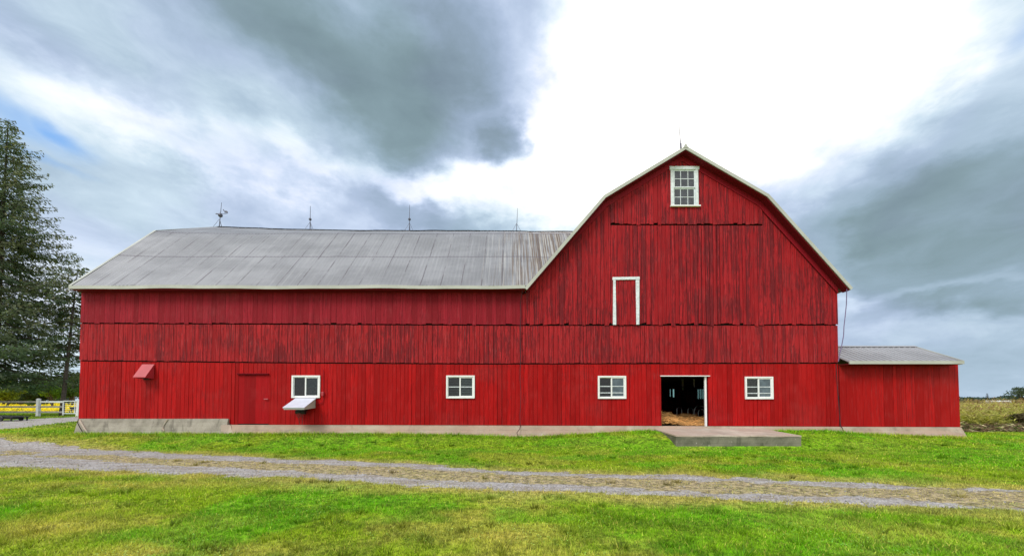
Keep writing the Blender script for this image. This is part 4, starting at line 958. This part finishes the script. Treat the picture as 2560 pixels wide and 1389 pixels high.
# ================================================================== inside the doorway
def straw():
    rs = np.random.RandomState(4); n = 5200
    x = rs.uniform(DOOR[0] - .5, DOOR[1] + .4, n); y = YW + .15 + rs.rand(n) ** 1.3 * 2.6
    top = .22 * np.exp(-((x - 5.9) / .6) ** 2) + .30 * sst(0, 1.2, y - YW) * (.5 + fbm(x * 2.2, y * 2.2, 3)) + .03
    z = SILL - .03 + top * (.45 + .55 * rs.rand(n)); L = rs.uniform(.12, .34, n); a = rs.uniform(0, 2 * np.pi, n); e = rs.normal(0, .35, n); w = rs.uniform(.008, .016, n)
    dx, dy, dz_ = np.cos(a) * L / 2, np.sin(a) * L / 2 * .7, np.sin(e) * L / 2
    c0 = np.stack([x, y, z], -1); d = np.stack([dx, dy, dz_], -1); o = np.stack([-np.sin(a) * w * 0, np.zeros(n), w], -1)
    bnd = np.stack([rs.normal(0, .02, n), rs.normal(0, .02, n), np.abs(rs.normal(0, .03, n))], -1)
    V = np.stack([c0 - d - o / 2, c0 - d + o / 2, c0 + bnd + o / 2, c0 + bnd - o / 2, c0 + d + o / 2, c0 + d - o / 2], 1).reshape(-1, 3)
    F = (np.arange(n)[:, None, None] * 6 + np.array([(0, 1, 2, 3), (3, 2, 4, 5)])[None]).reshape(-1, 4)
    col = np.array([.75, .42, .15]) * rs.uniform(.35, 1.35, (n, 1)); col = np.repeat(col, 6, 0)
    # bedding under the loose stalks
    gx, gy = np.meshgrid(np.linspace(DOOR[0] - .6, DOOR[1] + .5, 50), np.linspace(YW + .15, YW + 3.2, 45))
    tz = .20 * np.exp(-((gx - 5.9) / .6) ** 2) + .26 * sst(0, 1.2, gy - YW) * (.5 + fbm(gx * 2.2, gy * 2.2, 3)) + (fbm(gx * 9, gy * 9, 2) - .5) * .08
    tz = np.maximum(tz * sst(3.2, 2.2, gy - YW), -.02); B = np.stack([gx, gy, SILL - .03 + tz], -1).reshape(-1, 3); i = np.arange(44)[:, None] * 50 + np.arange(49)[None]
    Fb = np.stack([i, i + 1, i + 51, i + 50], -1).reshape(-1, 4) + len(V)
    cb = np.array([.34, .18, .06]) * (.5 + fbm(gx * 6, gy * 6, 3).reshape(-1, 1))
    tag(np_mesh('straw_bedding', np.concatenate([V, B]), np.concatenate([F, Fb]), M['straw'], np.concatenate([col, cb])), 'loose golden brown straw heaped inside the open doorway', 'straw', kind='stuff')
straw()
def stall(px, py, h, w, Y):
    p = P(px, py, Y); zt_ = p.z; mb = MB()
    pts = [(p.x - w / 2, Y, SILL)] + [(p.x - w / 2 + (w / 2) * (1 - math.cos(t)), Y, zt_ - w / 2 + (w / 2) * math.sin(t)) for t in np.linspace(0, math.pi / 2, 6)] + \
          [(p.x + (w / 2) * math.sin(t), Y, zt_ - w / 2 + w / 2 * math.cos(t)) for t in np.linspace(0.25, math.pi / 2, 6)] + [(p.x + w / 2, Y, SILL)]
    mb.tube(pts, .028, 8); return mb
lab = ['largest curved pipe divider nearest the white door jamb', 'small curved pipe stall divider left of the tallest one', 'faint curved pipe stall divider farthest left in the doorway', 'low curved pipe divider nested inside the tallest one']
for i, (px, py, w, Y) in enumerate(((1749, 1013, .50, 17.4), (1726, 1019, .26, 18.0), (1698, 1018, .24, 19.2), (1753, 1022, .26, 17.0))):
    o = stall(px, py, 1, w, Y).build('stall_divider', M['pipe']); tag(o, lab[i], 'stall divider', 'pipe stall dividers inside the barn')
for px, ytop, ybt, Y, l in ((1707, 948, 972, 17.5, 'left'), (1735, 944, 965, 16.5, 'right')):
    a = P(px - 2.5, ytop, Y); c = P(px + 3, ybt, Y); mb = MB(); mb.hexa([(a.x + .02, Y, c.z), (c.x - .02, Y, c.z - .05), (c.x - .02, Y + .02, c.z - .05), (a.x + .02, Y + .02, c.z), (a.x, Y, DOOR[3] + .22), (c.x, Y, DOOR[3] + .22), (c.x, Y + .02, DOOR[3] + .22), (a.x, Y + .02, DOOR[3] + .22)])
    tag(mb.build('hanging_strip', M['fence_g']), 'pale strip hanging from the barn ceiling, %s of the two' % l, 'hanging strip', 'strips hanging inside the doorway')

# ================================================================== trees
def cards(rs, P0, size, col, up=.0, aspect=.5, droop=0.0, dirs=None):
    n = len(P0); a = rs.normal(size=(n, 3)); a[:, 2] *= .7
    if dirs is not None: a = dirs + a * .35
    a /= np.linalg.norm(a, axis=1)[:, None]
    b_ = rs.normal(size=(n, 3)); b_[:, 2] = b_[:, 2] * .5 + up; b_ -= (b_ * a).sum(1)[:, None] * a; b_ /= np.linalg.norm(b_, axis=1)[:, None]
    s = size * rs.uniform(.6, 1.35, n)[:, None]; L = a * s; Wd = b_ * s * aspect
    L[:, 2] -= droop * s[:, 0]
    V = np.stack([P0 - L * .5, P0 - Wd * .5, P0 + L * .5, P0 + Wd * .5], 1).reshape(-1, 3)
    return V, np.arange(len(V)).reshape(-1, 4), np.repeat(col, 4, 0)
def spruce(base, H, Rr, z0, label, seed, lean=(0, 0), cols=((.075, .145, .085), (.16, .15, .09)), trunk_r=.32, dens=1.0, name='spruce_tree', whorl=.42, rpow=.72, droopk=1.0, gapmod=0.0):
    rs = np.random.RandomState(seed); bx, by, bz = base
    root = empty(name, base, label, 'tree')
    def ax(z): t = z / H; return np.array([bx + lean[0] * t, by + lean[1] * t, bz + z])
    mb = MB(); mb.tube([tuple(ax(z)) for z in np.linspace(-.2, H * .985, 14)], trunk_r, 9, .02); mb.build('trunk', M['bark'], root)
    tb = MB(); PT, CL, DR, SZ = [], [], [], []; z = z0
    while z < H * .985:
        t = (z - z0) / (H - z0); r = Rr * (1 - t) ** rpow * (.55 + .45 * sst(-.02, .12, t)) + .12
        nb = int(5 + rs.randint(0, 3)); ph = rs.rand() * 6.28
        for k in range(nb):
            if rs.rand() < gapmod: continue
            a = ph + k * 6.283 / nb + rs.normal(0, .2); L = r * rs.uniform(.62, 1.16); sl = .42 * t - .22 * droopk + rs.normal(0, .07); cv = (.16 + .1 * rs.rand()) * droopk
            o = ax(z + rs.normal(0, .1)); out = np.array([math.cos(a), math.sin(a), 0])
            def bp(s): return o + out * (L * s) + np.array([0, 0, L * (sl * s - cv * s * (1 - s) * 1.2 + .10 * s ** 3)])
            tb.tube([tuple(bp(s)) for s in (0, .35, .7, 1.0)], .045 * (1 - t) + .012, 4, .008)
            nst = max(3, int(L / .15)); S = np.linspace(.12, 1.02, nst)
            lat = np.array([-out[1], out[0], 0]); tone = rs.rand()
            for s in S:
                p = bp(s); tl = min(1.0, (.16 + .60 * (1 - s)) * L * .42 + .12)
                nc = int((3 + tl * 9) * dens)
                u = rs.uniform(-1, 1, nc); f = out * .55
                q = p + lat[None] * (u * tl)[:, None] + f[None] * (np.abs(u) * tl)[:, None] * .6 + rs.normal(0, .04, (nc, 3))
                q[:, 2] -= np.abs(u) * tl * .25 * droopk + rs.rand(nc) ** 2 * .22 * droopk
                PT.append(q); d_ = lat[None] * np.sign(u)[:, None] * .7 + f[None] + np.array([0, 0, -.35 * droopk])[None]; DR.append(d_)
                c = np.array(cols[0]) * (1 - tone * .5) + np.array(cols[1]) * tone * .5
                w_ = (s ** 2 * .4 + .05 + .5 * (rs.rand(nc) < .2))[:, None] * (.4 + .6 * (t > .2)); cc = c[None] * (1 - w_) + np.array(cols[1])[None] * w_
                CL.append(cc * rs.uniform(.6, 1.5, (nc, 1)))
        z += whorl * rs.uniform(.7, 1.25) * (.75 + .25 * (1 - t))
    tb.build('branch', M['bark'], root)
    PT = np.concatenate(PT); V, F, Cc = cards(rs, PT, .25 / math.sqrt(dens), np.concatenate(CL), up=.3, aspect=.40, dirs=np.concatenate(DR))
    print(name, len(F)); np_mesh('crown', V, F, M['leaf'], Cc, root); return root
def gpos(px, Yd, dz=0.0):
    x = (px - CX) / FPX * Yd; return (x, Yd, float(gz(x, Yd)) + dz)
tz = P(21, 292, 30).z
b0 = gpos(-20, 30); topx = P(21, 292, 30).x
spruce(b0, tz - b0[2], 6.6, 3.2, 'tall dark spruce towering over the left end of the barn', 21, (topx - b0[0], 0), dens=1.25, gapmod=.10, whorl=.48, droopk=1.35)
b1 = gpos(155, 31)
spruce(b1, 12.5, 4.3, 5.2, 'smaller dark conifer with a bare straight trunk beside the white gate', 35, (0.6, .3), cols=((.07, .13, .080), (.15, .14, .08)), trunk_r=.17, name='conifer_tree', gapmod=.34, rpow=.5, dens=.7, whorl=.55)
def leafy(base, H, rx, label, seed, cols, z0=.25, leaf=.3, n=3500, name='broadleaf_tree', trunk=.2, lobes=9, sparse=0.0, bark='bark', group=None, parent_limbs=True, flat=1.0):
    rs = np.random.RandomState(seed); root = empty(name, base, label, 'tree' if H > 3 else 'shrub', group); bx, by, bz = base
    mb = MB(); mb.tube([(bx, by, bz - .1), (bx + rs.normal(0, .05) * H, by, bz + H * z0), (bx + rs.normal(0, .05) * H, by, bz + H * .7)], trunk, 7, trunk * .35); mb.build('trunk', M[bark], root)
    LB = []; lm = MB()
    for i in range(lobes):
        a = rs.rand() * 6.28; q = rs.rand() ** .6; hz = rs.uniform(z0 + .12, .86)
        env = math.sin(math.pi * min(1, max(.12, (hz - z0 * .6) / (1.05 - z0 * .6)))) ** .6
        c = np.array([bx + math.cos(a) * rx * .62 * q * env, by + math.sin(a) * rx * .62 * q * env, bz + H * hz]); rr = rx * rs.uniform(.26, .46) * (1 - .3 * (hz > .7)); LB.append((c, rr))
        lm.tube([(bx, by, bz + H * z0 * .8), tuple((np.array([bx, by, bz + H * z0]) * .5 + c * .5) + rs.normal(0, .08 * rx, 3)), tuple(c)], trunk * .42, 5, .02 * trunk + .01)
        for _ in range(3):
            d = rs.normal(size=3); d /= np.linalg.norm(d); lm.tube([tuple(c), tuple(c + d * rr * .95)], trunk * .12, 4, .006)
    lm.build('limb', M[bark], root)
    PT, CL = [], []
    for c, rr in LB:
        m = int(n * rr ** 2 / sum(q[1] ** 2 for q in LB)); d = rs.normal(size=(m, 3)); d /= np.linalg.norm(d, axis=1)[:, None]
        rad = rr * (rs.rand(m) ** .38) * (.72 + .5 * fbm(d[:, 0] * 2.1 + c[0], d[:, 2] * 2.1 + d[:, 1] * 1.7 + c[2], 2)); p = c + d * rad[:, None] * np.array([1, 1, .8 * flat])
        if sparse: k = fbm(p[:, 0] * 1.9 / rx * 3, p[:, 2] * 1.9 / rx * 3, 2) > sparse; p = p[k]
        t = rs.rand(); base_c = np.array(cols[0]) * (1 - t) + np.array(cols[1]) * t
        PT.append(p); CL.append(base_c[None] * rs.uniform(.55, 1.5, (len(p), 1)))
    V, F, Cc = cards(rs, np.concatenate(PT), leaf, np.concatenate(CL), up=.4, aspect=.7)
    np_mesh('crown', V, F, M['leaf'], Cc, root); return root
def at(px, Yd, pybase=None): return gpos(px, Yd)
OL = ((.15, .21, .03), (.20, .24, .04)); GN = ((.10, .22, .03), (.16, .26, .04)); DK = ((.035, .07, .035), (.06, .10, .045)); BR = ((.11, .115, .055), (.15, .135, .07))
leafy(at(18, 75), 5.6, 3.6, 'olive green rounded tree beyond the yellow field at the left edge', 1, OL, leaf=.32)
leafy(at(132, 72), 6.0, 3.6, 'bright green rounded tree behind the bare conifer trunk', 2, GN, leaf=.32)
leafy(at(178, 74), 6.6, 3.2, 'mid green tree half hidden by the corner of the barn', 3, ((.04, .09, .02), (.07, .12, .03)), leaf=.32)
leafy(at(73, 62), 1.7, .75, 'small pale green bush standing alone at the end of the yellow field', 4, ((.11, .20, .05), (.14, .23, .06)), z0=.1, leaf=.18, n=1200, name='bush', trunk=.04, lobes=5)
for i, (px, Yd, h, w_, col, lb) in enumerate(((-60, 95, 10, 5.5, BR, 'brownish tree in the wood outside the left edge'), (10, 98, 9.5, 4.6, BR, 'brown green tree at the left end of the far wood'), (50, 96, 9.0, 4.5, DK, 'darkest tree of the far wood above the lone bush'),
                                       (92, 100, 9.4, 4.6, DK, 'dark tree of the far wood right of the lone bush'), (130, 102, 8.8, 4.6, BR, 'brown green tree rising behind the bright green one'), (172, 98, 9.6, 4.6, DK, 'dark tree of the far wood behind the barn corner'), (215, 96, 10, 5.0, DK, 'dark tree of the far wood hidden mostly by the barn'))):
    leafy(at(px, Yd), h, w_, lb, 40 + i, col, z0=.08, leaf=.45, n=3200, trunk=.25, lobes=12, group='trees of the wood beyond the yellow field')
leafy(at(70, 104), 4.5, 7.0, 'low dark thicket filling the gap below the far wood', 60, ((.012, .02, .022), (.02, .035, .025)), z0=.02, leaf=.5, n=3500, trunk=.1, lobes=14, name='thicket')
# right edge
leafy(at(2556, 70), 4.7, 2.9, 'wind-bent half bare tree standing in the field at the right edge', 9, ((.06, .10, .06), (.10, .13, .07)), z0=.14, leaf=.22, n=3600, trunk=.20, lobes=11, sparse=.44, bark='bark')
leafy(gpos(2572, 16.8), .80, .95, 'dense dark brown bush at the edge of the lawn, far right', 12, ((.15, .11, .06), (.10, .11, .05)), z0=.05, leaf=.09, n=6000, name='bush', trunk=.03, lobes=9)

def far_woods():
    rs = np.random.RandomState(8); PT, CL = [], []
    for i in range(420):
        px = rs.uniform(2300, 2900); Yd = rs.uniform(380, 460); x = (px - CX) / FPX * Yd; h = rs.uniform(3.2, 5.8) * (.75 + .5 * vn(np.array([px / 45.]), np.array([1.])))[0] + 1.2 * math.exp(-((px - 2410) / 60) ** 2)
        m = 60; d = rs.normal(size=(m, 3)); d /= np.linalg.norm(d, axis=1)[:, None]
        PT.append(np.array([x, Yd, .6]) + np.array([0, 0, h * .5]) + d * np.array([5.5, 4, h * .52])); CL.append(np.array([.040, .075, .062])[None] * rs.uniform(.6, 1.5) * rs.uniform(.8, 1.2, (m, 1)))  # blue green leaf colour carries the haze of distance
    V, F, Cc = cards(rs, np.concatenate(PT), 2.6, np.concatenate(CL), aspect=.8)
    tag(np_mesh('far_woods', V, F, M['leaf'], Cc), 'distant line of woods along the horizon right of the shed, haze painted in as blue green', 'woods', kind='stuff')
far_woods()
spruce(gpos(2468, 360, 0), 9.5, 2.2, .8, 'lone pointed spruce rising above the distant woods', 77, cols=((.03, .045, .045), (.04, .05, .05)), trunk_r=.3, dens=.5, whorl=.7, name='distant_spruce')
for i, (px, w_, Yd, l) in enumerate(((2499, 11, 330, 'distant white farm building, left of the two'), (2527, 13, 320, 'distant white farm building with a rounded roof, right of the two'))):
    g = gpos(px, Yd); t = empty('farm_building', g, l, 'building', 'white farm buildings on the horizon'); w2 = w_ * Yd / FPX * .5 * 1.0
    h = 1.35 - i * .2
    mb = MB(); mb.box(g[0] - w2, g[0] + w2, Yd, Yd + 9, g[2] - .3, g[2] + h); mb.build('wall', M['cream'], t)
    mb = MB()
    if i == 0: mb.prism([(g[0] - w2 - .3, Yd - .3, g[2] + h + .01), (g[0], Yd - .3, g[2] + h + 1.0), (g[0] + w2 + .3, Yd - .3, g[2] + h + .01)], (0, 9.6, 0))
    else: mb.prism([(g[0] + (w2 + .3) * math.cos(t_), Yd - .3, g[2] + h + .01 + 1.1 * math.sin(t_)) for t_ in np.linspace(0, math.pi, 9)], (0, 9.6, 0))
    mb.build('roof', M['white'], t)

# ---- weeds right of the shed
def weeds():
    rs = np.random.RandomState(14); VV, CC = [], []
    n = 5200; u = rs.rand(n); y = 17.0 + 40 * u ** 1.7; x = rs.uniform(16.5, 20, n) + rs.rand(n) * (y * 1.5 - 18)
    edge = 16.5 + .012 * (x - 20) + (fbm(x * .8, x * 0, 2) - .5) * .8
    k = (y > edge) & (x < y * 1.6); x, y = x[k], y[k]; n = len(x); z = gz(x, y); front = sst(19, 17, y)
    h = (.95 + .45 * fbm(x * .6, y * .6, 3) + .15 * sst(18, 30, y)) * rs.uniform(.7, 1.15, n) * (1 - .25 * front)
    for s in range(15):
        t = (s + .5) / 15 if s < 12 else 1.0; a = rs.rand(n) * 6.28; L = rs.uniform(.10, .26, n) * (1.15 - .6 * t) * (1 + y / 60); sp = rs.normal(0, .10, (n, 2))
        p = np.stack([x + sp[:, 0], y + sp[:, 1], z + h * t * rs.uniform(.9, 1.05, n)], -1); d = np.stack([np.cos(a) * L, np.sin(a) * L, rs.uniform(-.3, .9, n) * L], -1)
        wv = np.stack([-np.sin(a), np.cos(a), np.full(n, .3)], -1) * (L * .16)[:, None]
        VV.append(np.stack([p - wv, p + d * .5 + wv, p + d], 1))
        m1 = fbm(x * .5 + 3, y * .5, 3)[:, None]; green = np.array([.24, .36, .05]); gold = np.array([.52, .44, .12]); brown = np.array([.16, .10, .05])
        c = green * (1 - m1) + gold * m1; c = c * (1 - t * .45) + gold * t * .45
        if s >= 12: c = np.where((rs.rand(n) < .5)[:, None], np.array([.42, .34, .10]), np.array([.26, .15, .08]))
        fb = (front * max(0, 1 - t * 2.2) * (.4 + .8 * fbm(x * 1.3, y * 1.3, 2)))[:, None].clip(0, 1); c = c * (1 - fb) + brown * .6 * fb
        CC.append(np.repeat((c * rs.uniform(.6, 1.4, (n, 1)))[:, None], 3, 1))
    V = np.concatenate(VV).reshape(-1, 3); Cc = np.concatenate(CC).reshape(-1, 3)
    tag(np_mesh('tall_weeds', V, np.arange(len(V)).reshape(-1, 3), M['leaf'], Cc), 'tall golden green weeds behind the lawn right of the shed', 'weeds', kind='stuff')
    # pulled dead stalks heaped along the edge
    n = 12000; x = rs.uniform(16.9, 27, n); y = 16.0 + np.abs(rs.normal(0, .55, n)) + .012 * (x - 20); z = gz(x, y) + rs.rand(n) ** 1.3 * (.16 + .34 * fbm(x * .7, x * 0, 2)); a = rs.rand(n) * 6.28; L = rs.uniform(.15, .55, n)
    d = np.stack([np.cos(a) * L, np.sin(a) * L * .5, rs.normal(-.05, .25, n) * L], -1); p = np.stack([x, y, z], -1); wv = np.array([0, 0, .022])
    V = np.stack([p - wv, p + d * .5 + wv, p + d], 1).reshape(-1, 3); Cc = np.repeat(np.where(rs.rand(n, 1) < .12, np.array([.55, .46, .30]), np.where(rs.rand(n, 1) < .25, np.array([.16, .22, .05]), np.array([.17, .11, .065]))) * rs.uniform(.2, 1.0, (n, 1)) ** 1.5 * 1.9, 3, 0)
    tag(np_mesh('dead_stalks', V, np.arange(len(V)).reshape(-1, 3), M['straw'], Cc), 'brown dead stalks heaped along the foot of the tall weeds', 'dead weeds', kind='stuff')
weeds()
def crop():
    rs = np.random.RandomState(15); n = 26000; y = 39 + 90 * rs.rand(n) ** 1.6; x = -y * rs.uniform(1.05, 1.5, n); z = gz(x, y); s = .10 + y * .0022
    a = rs.rand(n) * 6.28; p = np.stack([x, y, z + rs.uniform(0, .35, n)], -1); d = np.stack([np.cos(a) * s, np.sin(a) * s, rs.uniform(.1, .8, n) * s], -1); wv = np.stack([-np.sin(a) * s, np.cos(a) * s, 0 * s], -1) * .35
    V = np.stack([p - wv, p + wv, p + d], 1).reshape(-1, 3); c = np.where((rs.rand(n) < .82)[:, None], np.array([.88, .70, .03]), np.array([.20, .24, .03])); Cc = np.repeat(c * rs.uniform(.7, 1.25, (n, 1)), 3, 0)
    tag(np_mesh('yellow_crop', V, np.arange(len(V)).reshape(-1, 3), M['leaf'], Cc), 'bright yellow flowering field behind the white fence', 'crop field', kind='stuff')
crop()

# ---- white fence, gate, cart
FY = 30.0
fence = empty('rail_fence', gpos(97, FY), 'white three rail fence between the lane and the yellow field', 'fence')
for i, px in enumerate((-98, 0, 97)):
    if px == 0: continue
    g = gpos(px, FY); w = .095; top = P(97, 998, FY).z
    mb = MB(); mb.box(g[0] - w, g[0] + w, FY - w, FY + w, g[2] - .1, top); p_ = mb.build('post', M['fence_w'], fence, bevel=.01)
    mb = MB(); mb.hexa([(g[0] - w - .02, FY - w - .02, top + .002), (g[0] + w + .02, FY - w - .02, top + .002), (g[0] + w + .02, FY + w + .02, top + .002), (g[0] - w - .02, FY + w + .02, top + .002), (g[0] - .04, FY - .04, top + .09), (g[0] + .04, FY - .04, top + .09), (g[0] + .04, FY + .04, top + .09), (g[0] - .04, FY + .04, top + .09)]); mb.build('post_cap', M['fence_w'], p_)
xs_ = [gpos(-98, FY)[0] + .126, gpos(97, FY)[0] - .126, gpos(97, FY)[0] + .126, gpos(157, FY)[0]]
for (a, c) in ((xs_[0], xs_[1]), (xs_[2], xs_[3])):
    for py in (1003.5, 1016, 1029):
        zz = P(97, py, FY).z; mb = MB(); mb.box(a, c, FY - .03, FY + .03, zz - .075, zz + .065); mb.build('rail', M['fence_g'] if a < xs_[2] - .1 or py > 1010 else M['fence_w'], fence)
gx0, gx1 = gpos(159, FY)[0], gpos(191, FY)[0]; gzb = P(160, 1033, FY).z; gzt = P(160, 1002, FY).z
gate = empty('metal_gate', ((gx0 + gx1) / 2, FY, .3), 'white tubular gate closing the fence against the barn corner', 'gate')
mb = MB(); mb.tube([(gx0, FY, gzb - .12), (gx0, FY, gzt)], .04, 8); mb.tube([(gx1 - .1, FY, gzb), (gx1 - .1, FY, gzt)], .03, 8); mb.tube([(gx0, FY, gzt), (gx1, FY, gzt)], .045, 8); mb.tube([(gx0, FY, gzb), (gx1, FY, gzb)], .035, 8); mb.build('gate_frame', M['fence_w'], gate)
mb = MB()
for k in range(1, 6): zz = gzb + (gzt - gzb) * k / 6; mb.tube([(gx0, FY, zz), (gx1, FY, zz)], .012, 6)
mb.build('wire', M['fence_w'], gate)
g = gpos(194, FY); mb = MB(); mb.hexa([(g[0] - .02, FY - .1, g[2] - .2), (g[0] + .18, FY - .1, g[2] - .2), (g[0] + .18, FY + .1, g[2] - .2), (g[0] - .02, FY + .1, g[2] - .2), (g[0] + .05, FY - .1, gzt + .08), (g[0] + .25, FY - .1, gzt + .08), (g[0] + .25, FY + .1, gzt + .08), (g[0] + .05, FY + .1, gzt + .08)]); mb.build('gate_post', M['fence_w'], gate)
# unidentified dark object seen through the gate; its cart shape is made up
g = P(183, 1026, 36); t = empty('dark_object', (g.x, 36, float(gz(g.x, 36))), 'small unidentified dark object behind the gate, built as a cart', 'cart'); gg = float(gz(g.x, 36))
mb = MB(); mb.hexa([(g.x - .2, 36, gg + .3), (g.x + .25, 36, gg + .3), (g.x + .25, 36.4, gg + .3), (g.x - .2, 36.4, gg + .3), (g.x - .3, 35.9, gg + .62), (g.x + .3, 35.9, gg + .66), (g.x + .3, 36.5, gg + .66), (g.x - .3, 36.5, gg + .62)]); mb.build('tray', M['black'], t)
mb = MB(); mb.ring((g.x - .1, 35.88, gg + .16), .14, .03); mb.build('wheel', M['black'], t)
mb = MB(); mb.tube([(g.x + .2, 36, gg + .3), (g.x + .2, 36, gg)], .025, 6); mb.build('leg', M['black'], t)
mb = MB(); mb.tube([(g.x + .2, 36, gg + .55), (g.x + .55, 36, gg + .75)], .02, 6); mb.build('handle', M['black'], t)
# dark flatbed cart at the left edge
cy_ = 24.5; a = P(32, 1041, cy_); g0 = float(gz(a.x, cy_)); t = empty('flatbed_cart', (a.x - .8, cy_, g0), 'low dark flatbed cart parked on the grass at the left edge', 'cart')
mb = MB(); mb.hexa([(a.x - 1.9, cy_, a.z - .02), (a.x, cy_, a.z - .06), (a.x, cy_ + .9, a.z - .06), (a.x - 1.9, cy_ + .9, a.z - .02), (a.x - 1.9, cy_, a.z + .07), (a.x, cy_, a.z - .0), (a.x, cy_ + .9, a.z - .0), (a.x - 1.9, cy_ + .9, a.z + .07)]); mb.build('deck', M['black'], t)
for dx, dy in ((-.16, .05), (-.16, .85)): mb = MB(); mb.box(a.x + dx - .03, a.x + dx + .03, cy_ + dy - .03, cy_ + dy + .03, g0 - .02, a.z - .05); mb.build('leg', M['black'], t)
for dy in (-.06, .96): mb = MB(); mb.ring((a.x - .72, cy_ + dy, g0 + .17), .14, .04); mb.tube([(a.x - .72, cy_ + dy - .02, g0 + .17), (a.x - .72, cy_ + dy + .02, g0 + .17)], .12, 12); mb.build('wheel', M['black'], t)
mb = MB(); mb.box(a.x - 1.5, a.x - .3, cy_ + .3, cy_ + .6, a.z - .16, a.z - .062); mb.build('frame', M['black'], t)
print('objects', len(bpy.data.objects))
